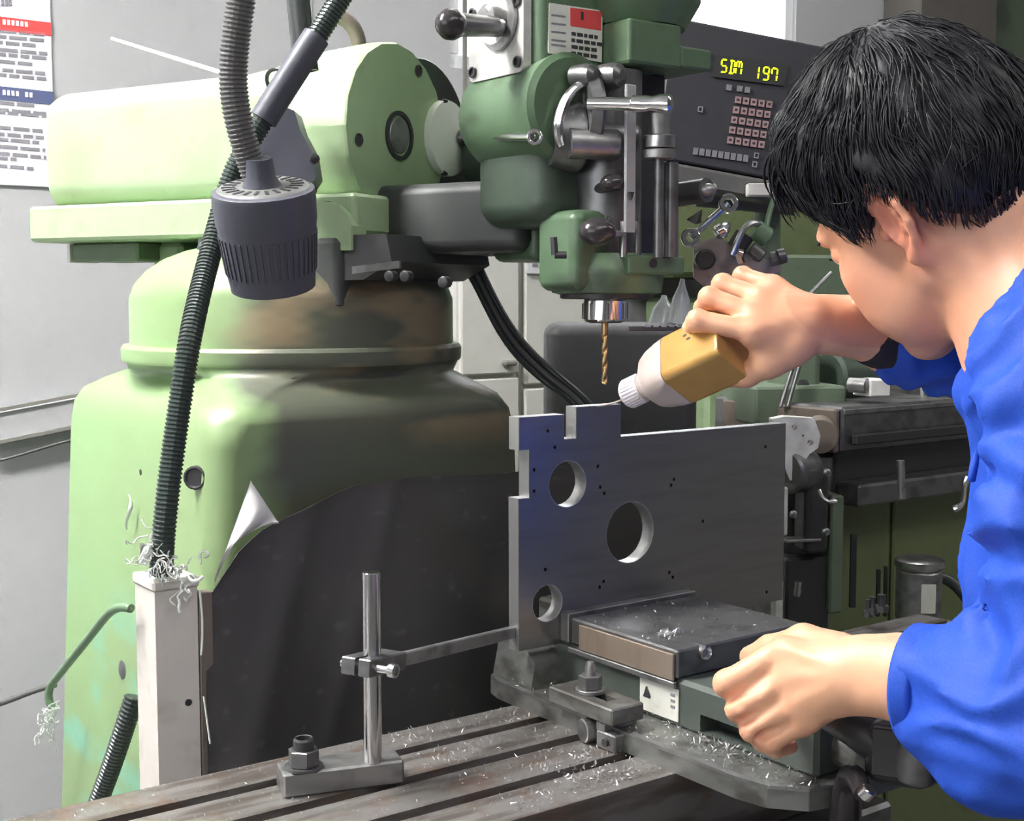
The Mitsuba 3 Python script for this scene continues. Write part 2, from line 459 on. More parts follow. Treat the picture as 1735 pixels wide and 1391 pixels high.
print_line('wall_notice__red_band', -150, 22, 87, 50, 0.022, 'print_red')
print_line('wall_notice__blue_band', -150, 142, 91, 167, 0.022, 'print_blue')
for i, (y, xe) in enumerate([(52, 75), (62, 78), (72, 60), (84, 80), (92, 82), (104, 58), (118, 76), (127, 78), (174, 62), (186, 84), (190, 80), (216, 72), (227, 74), (236, 66), (248, 76), (260, 78), (268, 28), (281, 56)]):
    x = -150.0
    while x < xe:
        w = rng.uniform(14, 34)
        print_line('wall_notice__print_line', x, y + x * 0.09, min(x + w, xe), y + min(x + w, xe) * 0.09, 0.0055, 'print_grey')
        x += w + 5
        if x < -40: x = -40 + 1
for i in range(6):                                                      # white characters on the two bands
    for yy in (36, 155):
        x = 4 + i * 7.5 + (8 if i > 3 and yy > 100 else 0)
        print_line('wall_notice__band_print', x, yy + x * .1 + 1, x + 5, yy + (x + 5) * .1 + 1, 0.0085, 'paper', .0022)
for x in (2, 9, 15):
    print_line('wall_notice__heading_print', x, 4, x + 4, 4.4, 0.011, 'print_grey', .0022)
tag('wall_notice', 'large white wall notice with a red and a blue band and rows of grey print', 'notice')

# ================================================================== the milling machine
MM = 'milling_machine'
tag(MM, 'large green turret milling machine with a slotted table in the foreground', 'milling machine')


def col_ring(z, u0, u1, v0, v1, r, circ=0.0, cu=0.0, cv=0.0, cr=0.2):
    q = rrect(u0, u1, v0, v1, r, 8)
    if circ:
        c0 = q.mean(0); ang = np.arctan2(q[:, 1] - c0[1], q[:, 0] - c0[0])
        q = (1 - circ) * q + circ * np.stack([cu + cr * np.cos(ang), cv + cr * np.sin(ang)], 1)
    return np.column_stack([q, np.full(len(q), z)])


TCL = L(RO)
column = loft([col_ring(0.0, .50, .985, 1.236, 1.78, .03), col_ring(0.3, .512, .97, 1.24, 1.77, .03), col_ring(1.19, .547, .945, 1.266, 1.735, .032), col_ring(1.215, .549, .943, 1.268, 1.733, .04),
               col_ring(1.232, .556, .936, 1.275, 1.726, .05), col_ring(1.246, .57, .922, 1.29, 1.712, .06, .15, TCL[0], TCL[1], .205), col_ring(1.258, .59, .905, 1.31, 1.695, .08, .5, TCL[0], TCL[1], .205),
               col_ring(1.268, .60, .90, 1.32, 1.69, .1, .9, TCL[0], TCL[1], .206), col_ring(1.275, .60, .90, 1.32, 1.69, .1, 1, TCL[0], TCL[1], .206)])
add(MM + '__column', column, 'column_paint', 35, frame=TF)
# the raised strip and the bolt hole on the column's front corner
hp = on_plane(333, 808, XA * .5475 + YA * 1.30, -XA * .8 - YA * .6)
add(MM + '__column__plug', lathe([(-.004, .0125), (.003, .0125), (.0035, .0105), (.001, .009)], hp - XA * .003 - YA * .005, -XA * .75 - YA * .66, 20), 'black_iron')
for (x, y) in ((240, 800), (273, 806)):
    q = on_plane(x, y, XA * .5465, XA)
    add(MM + '__column__screw', lathe([(-.002, .0035), (.0015, .0035), (.002, .002)], q, -XA, 10), 'black_iron')
q = on_plane(213, 1135, XA * .54, XA)
add(MM + '__column__plug', lathe([(-.002, .012), (.004, .012), (.006, .008)], q, -XA, 14), 'steel_dark')
q = on_plane(160, 1027, XA * .542, XA)
add(MM + '__column__name_plate', hull([q + Z * a_ + YA * b_ - XA * (.0 if c_ else .0025) for a_ in (-.075, .008) for b_ in (-.07, .01) for c_ in (0, 1)]), 'green_paint', label='small plate painted over on the column side')

tz = lambda prof: lathe(prof, RO, Z, 56)
add(MM + '__turret', tz([(1.270, .2055), (1.274, .207), (1.286, .207), (1.290, .204), (1.2905, .197), (1.345, .1965), (1.362, .190), (1.378, .176), (1.392, .155), (1.402, .130), (1.409, .10), (1.412, .07)]), 'column_paint', 30)

# ram (own frame: x along the ram towards the head, y across, away from the photographer)
body = loft([np.column_stack([np.full(len(s_), r_), s_]) for r_, s_ in [
    (-.322, rrect(-.088, .088, 1.460, 1.592, .03)), (-.316, rrect(-.094, .094, 1.460, 1.602, .03)), (-.30, rrect(-.096, .096, 1.460, 1.606, .03)), (.0, rrect(-.096, .096, 1.460, 1.608, .03)),
    (.03, rrect(-.098, .098, 1.452, 1.615, .045)), (.06, rrect(-.102, .102, 1.440, 1.628, .07)), (.085, rrect(-.105, .105, 1.433, 1.637, .098)), (.135, rrect(-.1065, .1065, 1.429, 1.642, .106)), (.152, rrect(-.1065, .1065, 1.429, 1.642, .106)),
    (.156, rrect(-.104, .104, 1.4315, 1.6395, .1035))]])
add(MM + '__ram', body, 'green_paint', 35, frame=RF)
fl = loft([np.column_stack([np.full(4, 0.) + r_, [(-w_, 1.415), (w_, 1.415), (w_, 1.458), (-w_, 1.462)]]) for r_, w_ in ((-.345, .104), (-.34, .110), (.06, .110), (.16, .109))])
flange = rb(-.337, .172, -.111, .111, 1.416, 1.462, .007, 3)
add(MM + '__ram__flange', flange, 'green_paint', 35, frame=RF)
add(MM + '__ram__foot', hull([(x, y, z) for y in (-.119, -.09) for x, z in ((.045, 1.398), (.172, 1.398), (.172, 1.425), (.166, 1.438), (.155, 1.448), (.135, 1.453), (.045, 1.455))]), 'green_paint', 20, frame=RF)
RP = RO + RF[:3, 0] * .1565; RX, RS = RF[:3, 0], RF[:3, 1]


def rp(px, py, dr_=0.0):
    return on_plane(px, py, RP + RX * dr_, RX)


for (x, y) in ((709, 120), (709, 328), (608, 237)):
    add(MM + '__ram__bolt_hole', lathe([(.0004, .0075), (.0012, .0072), (.0006, .0055), (-.003, .005)], rp(x, y), RX, 16), 'black_iron')
c = rp(676, 230)
ring = lambda r0, r1, h: tri(man(cyl(c - RX * .002, c + RX * h, r1, 36)) - man(cyl(c - RX * .01, c + RX * .02, r0, 36)))
add(MM + '__ram__sight_ring', ring(.0235, .0285, .0022), 'black_iron', 30)
add(MM + '__ram__sight_glass', cyl(c - RX * .002, c + RX * .0015, .0205, 32, .0008), 'steel_dull', label='round sight glass in the ram end')
c = rp(753, 235); c0 = c
add(MM + '__pinion_cap', lathe([(-.002, .0465), (.006, .0465), (.0085, .0455), (.012, .030), (.0145, .014), (.0145, .010)], c, RX, 40), 'cap_white', 30, label='pale round cap with two bolts')
for y in (176, 290):
    add(MM + '__pinion_cap__bolt', hexa(rp(749, y, .003), .0062, .006, RX), 'black_iron', False)
hub = rp(779, 234, .013)
add(MM + '__pinion_cap__hub_nut', lathe([(0, .0105), (.006, .0105), (.012, .007)], hub, RX, 14), 'steel_dark')
# silver lever from the cap to the head, with an eye at its end
l0, l1 = at(797, 233, 1.46), at(903, 232, 1.345)
add(MM + '__ram_lever', cyl(l0, l1, .0042, 14, .001), 'chrome')
ey = l1 + (l1 - l0) / np.linalg.norm(l1 - l0) * .003
tor = trimesh.creation.torus(.0065, .0018, 24, 10)
mt = trimesh.geometry.align_vectors([0, 0, 1], (l1 - l0) / np.linalg.norm(l1 - l0) * .9 + np.array([-.2, -.6, 0])); mt[:3, 3] = ey
add(MM + '__ram_lever__eye', xf(tor, mt), 'chrome')

# adapter between ram and head: stacked dark cylinders and a box below
rr = lambda prof, s, z: xf(lathe(prof, (0, s, z), (1, 0, 0), 48), RF)
add(MM + '__adapter', cat(rr([(.06, .100), (.064, .108), (.135, .108), (.140, .104)], .085, 1.532), rr([(.175, .050), (.31, .052)], .165, 1.518)), 'green_dark', 30)
add(MM + '__adapter__knuckle', xf(rb(.10, .345, -.045, .12, 1.396, 1.475, .018, 4), RF), 'casting_dark_shaded', 35)
add(MM + '__adapter__motor_cover', lathe([(0, .033), (.003, .036), (.075, .036), (.08, .03)], rp(783, 228, .0) + RS * .035, RX, 28), 'steel_dark', label='dark round boss beside the pale cap')
q = at(833, 182, 1.53)
add(MM + '__adapter__bolt', hexa(q, .006, .012, RX), 'black_iron', False)
add(MM + '__saddle', xf(cat(rb(-.05, .16, -.125, .11, 1.330, 1.414, .012, 3), hull([(x, y, z) for y in (-.115, .1) for x, z in ((-.05, 1.415), (.215, 1.415), (.222, 1.385), (.185, 1.366), (-.05, 1.36))])), RF), 'casting_dark_shaded', 35)
for i, (x, y) in enumerate(((664, 468), (690, 468), (755, 478))):
    q = on_plane(x, y, RO - RS * .125, RS)
    add(MM + '__saddle__bolt', lathe([(-.004, .006), (.006, .006), (.007, .004)], q, -RS, 12), 'black_iron')
q0, q1 = on_plane(600, 458, RO - RS * .1255, RS), on_plane(680, 448, RO - RS * .1255, RS)
add(MM + '__saddle__scale', hull([q + d_ for q in (q0, q1) for d_ in (Z * .004, -Z * .004, Z * .004 - RS * .004, -Z * .004 - RS * .004)]), 'steel', label='graduated metal scale strip')
# brackets under the ram's rear end
add(MM + '__ram_bracket', xf(bx(-.305, -.19, -.07, .02, 1.392, 1.416, .003), RF), 'grey_green', 30)
add(MM + '__ram_bracket__tip', xf(hull([(-.312, y, z) for y in (-.07, -.02) for z in (1.393, 1.414)] + [(-.305, y, z) for y in (-.072, -.02) for z in (1.391, 1.415)]), RF), 'white_paint')
add(MM + '__ram_strut', xf(bx(-.205, -.155, -.03, .03, 1.285, 1.416, .006), RF), 'green_paint')

# head: own origin on the spindle axis
SP = L(on_plane(1025, 545, YA * 1.07, YA)); SX, SY = SP[0], SP[1]
sp = lambda m: xf(m, TF)


def vcyl(prof, du=0.0, dv=0.0, seg=40):                                  # upright turned part; prof in (z, r)
    return sp(lathe(prof, (SX + du, SY + dv, 0), (0, 0, 1.0), seg))


HC = L(at(915, 100, 1.365)); hu, hv = HC[0], HC[1]
zt = lambda y, d=1.40: at(1000, y, d)[2]
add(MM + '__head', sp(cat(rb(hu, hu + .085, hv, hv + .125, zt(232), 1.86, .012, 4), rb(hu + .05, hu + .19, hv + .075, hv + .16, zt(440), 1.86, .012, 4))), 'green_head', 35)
add(MM + '__head__shaded_lower_block', sp(rb(hu + .002, hu + .086, hv + .002, hv + .13, zt(385), zt(225), .03, 6)), 'green_dark', 35)  # block of the head in darker paint, standing for shade under the overhang
# lower lit boss of the head's left side
add(MM + '__head__shoulder', sp(lathe([(-.125, .05), (-.12, .056), (.0, .056), (.01, .05)], (hu + .035, hv + .115, zt(200, 1.46)), (0, 1.0, 0), 32)), 'green_head', 35)
# white quill-gear plate on the left side with its lever
pc = [L(on_plane(x, y, XA * (hu - .002), XA)) for x, y in ((806, -10), (899, -10), (899, 122), (806, 130))]
v_hi, v_lo = pc[0][1], pc[1][1]; z_lo, z_hi = pc[2][2], pc[2][2] + .115
pl = ext(sg.Polygon(rrect(0, v_hi - v_lo, 0, z_hi - z_lo, .008)), np.array([hu - .001, v_hi, z_lo]), np.array([0, -1.0, 0]), np.array([0, 0, 1.0]), .010)
add(MM + '__gear_plate', sp(pl), 'bright_plate', 20, label='pale square metal plate with four bolts')
for a_ in (.09, .91):
    for b_ in (.09, .62):
        q = np.array([hu - .012, v_hi - (v_hi - v_lo) * a_, z_lo + (z_hi - z_lo) * b_])
        add(MM + '__gear_plate__bolt', sp(lathe([(0, .0058), (.002, .0058), (.0022, .004), (-.001, .0035)], q, (-1.0, 0, 0), 14)), 'black_iron')
cu_, cv_, cz_ = hu - .012, v_lo + (v_hi - v_lo) * .40, at(865, 42, 1.42)[2]
add(MM + '__gear_plate__quadrant', sp(ext(sg.Point(0, 0).buffer(.030, 24).difference(sg.Point(-.008, .004).buffer(.027, 24)).union(sg.Point(0, 0).buffer(.014)), np.array([cu_, cv_, cz_]), np.array([0, -1.0, 0]), np.array([0, 0, 1.0]), .004)), 'steel_dull', 20)
k0 = np.array([cu_, cv_, cz_]) @ np.vstack([XA, YA, Z])
k1 = at(842, 47, 1.385); k2 = at(800, 43, 1.365); k3 = at(757, 41, 1.345)
add(MM + '__speed_lever', tube([k0, k1, k2], .0095, 12, 16, False), 'steel', 30)
add(MM + '__speed_lever__boss', xf(lathe([(0, .015), (.018, .015), (.022, .011)], k0, -XA, 24), np.eye(4)), 'steel_dull', 30)
dk = (k3 - k2) / np.linalg.norm(k3 - k2)
add(MM + '__speed_lever__grip', lathe([(-.03, .0098), (-.02, .0105), (.005, .0115), (.018, .012)], k2, dk, 20), 'steel_dark', 30)
add(MM + '__speed_lever__knob', lathe([(0, .008), (.004, .0125), (.012, .0155), (.02, .0150), (.027, .010), (.030, .004)], k2 + dk * .012, dk, 24), 'knob_black', 40, label='black ball knob')
# label on the front of the head
lp = lambda x, y: on_plane(x, y, YA * (hv - .0015), YA)
LP = [(930, 5), (1020, 18), (1019, 106), (928, 90)]
o = lp(928, 92); ex_, ey_ = XA, Z


def sticker(key, pts, mat, t, lift=0.0):
    oo = YA * (hv - .0003 - lift)
    poly = [((q := on_plane(x, y, oo, YA)) @ XA, q[2]) for x, y in pts]
    add(key, ext(poly, oo, XA, Z, t), mat, False)


sticker(MM + '__warning_label', LP, 'label_paper', .0008); labels[MM + '__warning_label'] = {'label': 'white warning label with a red block on the head'}
sticker(MM + '__warning_label__red_block', [(966, 13), (1018, 20), (1018, 52), (966, 44)], 'print_red', .0008, .0006)
for r in range(4):
    x = 968
    while x < 1012:
        w = rng.uniform(5, 11)
        yb = 54 + r * 11 + (x - 968) * .15
        sticker(MM + '__warning_label__print', [(x, yb), (x + w, yb + w * .15), (x + w, yb + 6 + w * .15), (x, yb + 6)], 'print_black', .0008, .0006); x += w + 2.5
for y in (24, 38, 52, 66, 74):
    sticker(MM + '__warning_label__print', [(934, y), (958, y + 3), (958, y + 6), (934, y + 3)], 'print_grey', .0008, .0006)
sticker(MM + '__warning_label__mark', [(984, 20), (988, 20.6), (988, 34), (984, 33.4)], 'print_black', .0008, .0012)

# motor mount and motor above
mo = L(at(1110, 60, 1.44))
add(MM + '__motor_mount', sp(cat(rb(mo[0] - .062, mo[0] + .012, mo[1] - .03, mo[1] + .09, zt(112), zt(35), .005, 3), rb(mo[0] + .010, mo[0] + .055, mo[1] - .03, mo[1] + .05, zt(108), zt(70), .004, 3))), 'green_head', 35)
add(MM + '__motor', vcyl([(zt(38), .045), (zt(34), .056), (zt(-6), .070), (zt(-12), .072), (1.86, .072)], .062, .03), 'green_head', 30)
# dark recess of the feed: backing, stop rods, scale, nuts
rb0 = L(at(1050, 300, 1.425))
add(MM + '__feed_recess', sp(bx(rb0[0] - .02, rb0[0] + .075, rb0[1] + .01, rb0[1] + .04, zt(438), zt(105), .003)), 'black_iron', 30)
sc = [L(at(x, 140, 1.345)) for x in (1062, 1090)]
add(MM + '__depth_scale', sp(bx(sc[0][0], sc[1][0], sc[0][1], sc[0][1] + .004, at(1070, 394, 1.345)[2], at(1070, 142, 1.345)[2], .0008)), 'scale_grey', 20, label='flat grey depth scale bar')
q = at(1071, 332, 1.343)
add(MM + '__depth_scale__mark', hull([q + XA * .003 + Z * .004, q - XA * .003 + Z * .004, q + Z * -.004, q + XA * .003 + Z * .004 + YA * .003, q - XA * .003 + Z * .004 + YA * .003, q - Z * .004 + YA * .003]), 'black_iron', False)
nx = L(at(1117, 235, 1.36))
nut = lambda z0, z1, r, key, mat='steel': add(key, sp(cyl((nx[0], nx[1], z0), (nx[0], nx[1], z1), r, 32, .001)), mat, 30)
zq = lambda y: at(1117, y, 1.36)[2]
nut(zq(230), zq(192), .0105, MM + '__stop_screw__collar', 'steel_dull')
nut(zq(252), zq(230), .0168, MM + '__stop_screw__nut')
nut(zq(270), zq(254), .0172, MM + '__stop_screw__nut', 'steel_dull')
nut(zq(438), zq(192), .0052, MM + '__stop_screw', 'steel_dark')
for x, d in ((1056, 1.36), (1080, 1.37), (1137, 1.375)):
    add(MM + '__guide_rod', cyl(at(x, 375 if x < 1100 else 275, d), at(x, 436, d), .004 if x != 1137 else .0075, 14), 'steel' if x == 1056 else 'steel_dark')
add(MM + '__quill', vcyl([(zt(436), .036), (zt(120), .036)], 0.012, .012), 'steel_dark', 30)
# feed lever hub: chrome crescent, drum and shaft
hp_ = at(985, 205, 1.37); hx = at(1080, 196, 1.335) - hp_; hx = np.array([hx[0], hx[1], 0]) / np.linalg.norm(hx[:2])
HX = (XA * .93 - YA * .36); HX /= np.linalg.norm(HX)
add(MM + '__feed_hub', lathe([(-.03, .030), (-.004, .036), (.0, .036), (.004, .032), (.006, .02), (.06, .02), (.064, .017)], at(978, 232, 1.385), HX, 36), 'steel_dark', 30)
add(MM + '__feed_hub__collar', lathe([(-.006, .0155), (.045, .0155), (.05, .012)], at(972, 243, 1.355), HX, 28), 'steel_dull', 30)
cres = [at(x, y, d) for x, y, d in ((951, 248, 1.345), (945, 222, 1.345), (952, 185, 1.35), (966, 158, 1.355), (985, 143, 1.36), (1003, 141, 1.37))]
add(MM + '__feed_hub__rim', tube(cres, .004, 24, 10, True, [.0035, .0055, .0055, .005, .0045, .003]), 'chrome', label='bright curved rim')
add(MM + '__feed_hub__disc', lathe([(0, .036), (.01, .040), (.014, .038), (.016, .02)], at(985, 190, 1.375), HX, 36), 'steel_dark', 30)
add(MM + '__feed_shaft', lathe([(0, .0068), (.045, .0068), (.046, .0085), (.060, .0085), (.066, .0075), (.074, .0095), (.084, .0095), (.086, .006)], at(998, 176, 1.345), (at(1080, 176, 1.325) - at(998, 176, 1.345)), 20), 'chrome', 30)
for x, y, d, r in ((1000, 128, 1.36, .012), (1045, 128, 1.36, .013)):
    add(MM + '__feed_knob', lathe([(-.02, r), (-.004, r * 1.05), (.004, r * .9), (.008, r * .4)], at(x, y, d), -YA + XA * .2, 18), 'steel_dark', 30)
# knobs and ball lever at the lower left
for (x, y, d, r) in ((1012, 393, 1.335, .0165), (1038, 310, 1.355, .011), (1198, 322, 1.40, .0085)):
    c = at(x, y, d)
    add(MM + '__ball_knob', trimesh.Trimesh(trimesh.creation.icosphere(3, r).vertices * (1.15, 1, .85) + c, trimesh.creation.icosphere(3, r).faces), 'knob_black' if x < 1100 else 'steel_dull', True)
add(MM + '__ball_knob__stem', cyl(at(1012, 395, 1.34), at(1030, 372, 1.37), .004, 12), 'steel')
add(MM + '__ball_knob_001__stem', cyl(at(1038, 310, 1.355), at(1010, 322, 1.39), .0055, 12), 'steel_dark')
add(MM + '__ball_knob_002__stem', cyl(at(1198, 322, 1.40), at(1150, 330, 1.43), .013, 16), 'steel_dark')
add(MM + '__bracket', sp(bx(sc[0][0] - .025, sc[0][0] + .0, sc[0][1] + .004, sc[0][1] + .05, zt(405), zt(395), .001)), 'steel_dull', 20)
# spindle housing, clamp flange, nose and collet nut
zs = lambda y: onv(1025, y, SY)[2]
SD = SY
add(MM + '__quill_housing', cat(vcyl([(zs(499), .050), (zs(496), .058), (zs(466), .0605), (zs(455), .0605), (zs(430), .055)], .012, .012), sp(rb(SX - .056, SX - .008, SY - .02, SY + .05, zs(494), zs(358), .014, 4)), sp(rb(SX - .03, SX + .03, SY + .0, SY + .05, zs(494), zs(440), .012, 3))), 'green_head', 35)
add(MM + '__quill_housing__clamp_flange', sp(rb(SX - .012, SX + .066, SY - .052, SY - .0, zs(467), zs(434), .004, 3)), 'green_head', 35)
q = L(at(1102, 446, 1.37))
add(MM + '__quill_housing__clamp_flange__screw', sp(lathe([(0, .0045), (.002, .0045), (.0022, .003)], (q[0], SY - .052, q[2]), (0, -1.0, 0), 10)), 'black_iron')
q = [at(x, y, 1.335) for x, y in ((938, 402), (940, 432), (960, 432))]
add(MM + '__quill_housing__slot', cat(cyl(q[0], q[1], .0035, 8), cyl(q[1], q[2], .0035, 8)), 'black_iron')
add(MM + '__quill_housing__ring', vcyl([(zs(507), .046), (zs(505), .049), (zs(496), .049)], .01, .01), 'black_iron')
add(MM + '__collet_chuck', vcyl([(zs(547), .016), (zs(544), .0215), (zs(541), .0228), (zs(510), .0228), (zs(506), .0215), (zs(500), .021)]), 'chrome', 30, label='bright steel collet chuck')
for k in range(8):
    a_ = k * math.pi / 4 + .2
    add(MM + '__collet_chuck__groove', sp(bx(SX + .0226 * math.cos(a_) - .0014, SX + .0226 * math.cos(a_) + .0014, SY + .0226 * math.sin(a_) - .0014, SY + .0226 * math.sin(a_) + .0014, zs(540), zs(514), .0004)), 'steel_dark', False)

# table with T-slots, along X
TZ = .93
prof = [(.832, TZ - .075), (.832, TZ)]
for vs in (.892, .957, 1.021):
    prof += [(vs - .0075, TZ), (vs - .0075, TZ - .018), (vs - .013, TZ - .018), (vs - .013, TZ - .032), (vs + .013, TZ - .032), (vs + .013, TZ - .018), (vs + .0075, TZ - .018), (vs + .0075, TZ)]
prof += [(1.073, TZ), (1.073, TZ - .075)]
tb = ext(sg.Polygon(prof), np.array([-.15, 0, 0]), np.array([0, 1.0, 0]), np.array([0, 0, 1.0]), 1.60)
add(MM + '__table', tb, 'table_iron', False, frame=TF, label='long slotted iron table strewn with metal chips')
add(MM + '__table__end_cap', bx(1.4505, 1.462, .835, 1.07, TZ - .07, TZ - .002, .003), 'steel_dull', frame=TF)
add(MM + '__knee', rb(.60, .93, .80, 1.14, .30, TZ - .1, .02, 3), 'green_dark', 35, frame=TF)
add(MM + '__cross_slide', cat(bx(.48, 1.05, .80, 1.12, TZ - .135, TZ - .076, .004), bx(.55, .98, .86, 1.15, TZ - .16, TZ - .10, .004)), 'steel_dark', 30, frame=TF)
add(MM + '__knee__screw_post', lathe([(0, .045), (.32, .045)], (.76, 1.0, 0), (0, 0, 1.0), 24), 'steel_dull', frame=TF)
add(MM + '__base', rb(.44, 1.04, .62, 1.85, 0, .12, .02, 3), 'green_dark', 35, frame=TF)

# ================================================================== things on and around the machine
# steel plate clamped in the vise
PV, PT = 1.06, .018
po = np.array([0, PV, 0.0])
pp = lambda pts: [(q[0], q[2]) for q in (onv(x, y, PV) for x, y in pts)]
pts = pp([(880, 708), (950, 699), (951, 690), (953, 742), (976, 741), (977, 692), (1051, 686), (1054, 741), (1335, 717), (1312, 1064), (876, 1106), (862, 1108), (877, 850), (896, 844), (897, 766), (880, 760)])
u_l = pp([(879, 850)])[0][0]; top = pp([(1335, 717)])[0][1]; zb = pp([(940, 1092)])[0][1]
u1, u2 = pp([(880, 720)])[0][0], pp([(897, 800)])[0][0]; us0, us1, us2 = (pp([(x, 700)])[0][0] for x in (956, 977, 1052)); ur = pp([(1330, 800)])[0][0]
z1, z2, z3 = pp([(880, 708)])[0][1], pp([(890, 762)])[0][1], pp([(880, 846)])[0][1]; zt_ = pp([(1010, 688)])[0][1]; zs_ = pp([(966, 744)])[0][1]
outline = [(u1, zb), (ur, zb), (ur, top), (us2, top), (us2, zt_), (us1, zt_), (us1, zs_), (us0, zs_), (us0, z1), (u1, z1), (u1, z2), (u2, z2), (u2, z3), (u1 - .0006, z3)]
P = sg.Polygon(outline)
for (x, y, r) in ((962, 820, .0245), (1068, 902, .0335), (928, 1022, .0195)):
    c = pp([(x, y)])[0]; P = P.difference(sg.Point(c).buffer(r, 24))
holes = [(905, 796), (905, 832), (1013, 790), (1017, 825), (1024, 836), (1142, 812), (1137, 822), (1191, 883), (1023, 985), (1016, 995), (1134, 970), (1140, 978), (924, 965), (1297, 757), (1299, 1003), (928, 730), (940, 758)]
for h in holes:
    P = P.difference(sg.Point(pp([h])[0]).buffer(.0019, 8))
plate = ext(P, np.array([0, PV + PT, 0]), np.array([1.0, 0, 0]), np.array([0, 0, 1.0]), PT)
add('steel_plate__body', plate, 'ground_steel', 25, frame=TF)
for k, (x, y, r) in enumerate(((962, 820, .0245), (1068, 902, .0335), (928, 1022, .0195))):
    c = pp([(x, y)])[0]
    bore = tri(man(cyl((c[0], PV + .0004, c[1]), (c[0], PV + PT - .0004, c[1]), r + .0002, 64)) - man(cyl((c[0], PV - .01, c[1]), (c[0], PV + PT + .01, c[1]), r - .0006, 64)))
    add('steel_plate__bore', bore, 'bored_steel', 30, frame=TF, label='bright turned wall of a round hole' if k == 0 else None)
ring_ = sg.Polygon(sg.Polygon(P.exterior).buffer(.0004, join_style=2).exterior).difference(sg.Polygon(P.exterior).buffer(-.0004, join_style=2))
add('steel_plate__edge', ext(ring_, np.array([0, PV + PT - .001, 0]), np.array([1.0, 0, 0]), np.array([0, 0, 1.0]), PT - .002), 'bored_steel', 25, frame=TF, label='bright milled edges')
tag('steel_plate', 'dark ground steel plate with round holes standing upright in the vise', 'steel plate')

# drill bit: twisted two-flute drill in the chuck
zd0, zd1 = zs(652), zs(546)
n = 60; rings = []
for i in range(n + 1):
    h = zd0 + (zd1 - zd0) * i / n; a_ = i / n * 4.2 * math.pi; th = np.arange(20) * 2 * math.pi / 20
    r = .0036 * (1 - .34 * np.clip(np.cos(2 * th), 0, 1) ** .7 * (1 if i < 48 else 0)) * (min(1, .25 + i / 2.0) if i < 2 else 1)
    rings.append(np.column_stack([SX + r * np.cos(th + a_), SY + r * np.sin(th + a_), np.full(20, h)]))
add('drill_bit', loft(rings), 'brass_drill', 40, 'gold coloured twist drill hanging from the steel chuck above the plate', 'drill bit', frame=TF)

# machine vise
VU = .787
fl_poly = sg.Polygon([(VU, 1.10), (VU + .006, 1.122), (VU + .025, 1.135), (1.045, 1.135), (1.06, 1.12), (1.06, .74), (1.03, .705), (.98, .694), (.86, .694), (.815, .704), (VU + .006, .73), (VU, .76), (VU, .925), (VU + .028, .925), (VU + .028, .955), (VU, .955)]).buffer(-.003).buffer(.003)
base = ext(fl_poly, np.array([0, 0, TZ]), np.array([1.0, 0, 0]), np.array([0, 1.0, 0]), .016)
MV = 'machine_vise'
add(MV + '__base', base, 'vise_iron', 30, frame=TF)
lip = fl_poly.difference(fl_poly.buffer(-.007))
add(MV + '__base_rim', ext(lip, np.array([0, 0, TZ + .0161]), np.array([1.0, 0, 0]), np.array([0, 1.0, 0]), .003), 'steel_dull', 30, frame=TF)
bodyv = cut(bx(.842, 1.01, .72, 1.10, TZ + .015, .992, .004), bx(.80, .875, .790, .858, TZ + .0195, TZ + .036, .0005))
add(MV + '__body', bodyv, 'vise_paint', 30, frame=TF)
add(MV + '__body__window_back', bx(.866, .874, .791, .857, TZ + .020, TZ + .0355, .0005), 'black_iron', frame=TF)
add(MV + '__fixed_jaw', cat(hull([(u, v, z) for u, v, z in [(.800, 1.128, TZ + .016), (1.02, 1.128, TZ + .016), (.800, 1.06, TZ + .016), (1.02, 1.06, TZ + .016), (.806, 1.125, .985), (1.015, 1.125, .985), (.808, 1.081, .985), (1.015, 1.081, .985), (.808, 1.064, .972), (1.015, 1.064, .972)]]),
                            bx(.855, 1.01, 1.0795, 1.122, .98, 1.025, .003)), 'vise_iron', 30, frame=TF)
JU0, JU1, JZ = .838, 1.015, 1.0195
add(MV + '__movable_jaw', bx(JU0 + .0012, JU1, .886, 1.045, .9925, JZ, .0018), 'steel_dark', 30, frame=TF)
add(MV + '__movable_jaw__side_plate', bx(JU0 - .002, JU0 + .001, .889, 1.028, .9905, JZ - .0035, .0007), 'jaw_rust', frame=TF, label='rusty brown side of the sliding jaw')
add(MV + '__movable_jaw__edge', bx(JU0 - .003, JU0 + .002, .887, 1.045, .984, .990, .001), 'steel_dull', frame=TF)
add(MV + '__jaw_insert', cat(bx(JU0 - .001, JU1 + .003, 1.046, 1.0595, .993, JZ + .004, .001)), 'steel_dull', 30, frame=TF)
q = L(on_plane(1192, 1105, YA * .886, YA))
add(MV + '__screw_end', lathe([(-.01, .0075), (.004, .0075), (.005, .0062), (.001, .0045)], q, (0, -1.0, 0), 20), 'steel', 30, frame=TF)
a, b = onu(1085, 1143, .8412), onu(1150, 1228, .8412)
add(MV + '__name_plate', bx(.8402, .8416, b[1], a[1], b[2] + .002, a[2] - .002, .0005), 'label_paper', frame=TF, label='worn pale name plate')
for (y0, y1, z0, z1) in ((.2, .32, .45, .75), (.22, .30, .5, .68)):
    w, h = a[1] - b[1], a[2] - b[2]
    add(MV + '__name_plate__print', hull([(.8396, a[1] - w * y0 + dy_, b[2] + h * (z1 if t else z0)) for t, dys in ((1, (-.001, .001)), (0, (-.005, .005))) for dy_ in dys] + [(.8404, a[1] - w * y0, b[2] + h * z0)]), 'print_black', False, frame=TF)
for r in range(3):
    w, h = a[1] - b[1], a[2] - b[2]
    add(MV + '__name_plate__print', bx(.8396, .8404, b[1] + .004, b[1] + .010, b[2] + h * (.4 + .16 * r), b[2] + h * (.48 + .16 * r), .0001), 'print_grey', False, frame=TF)
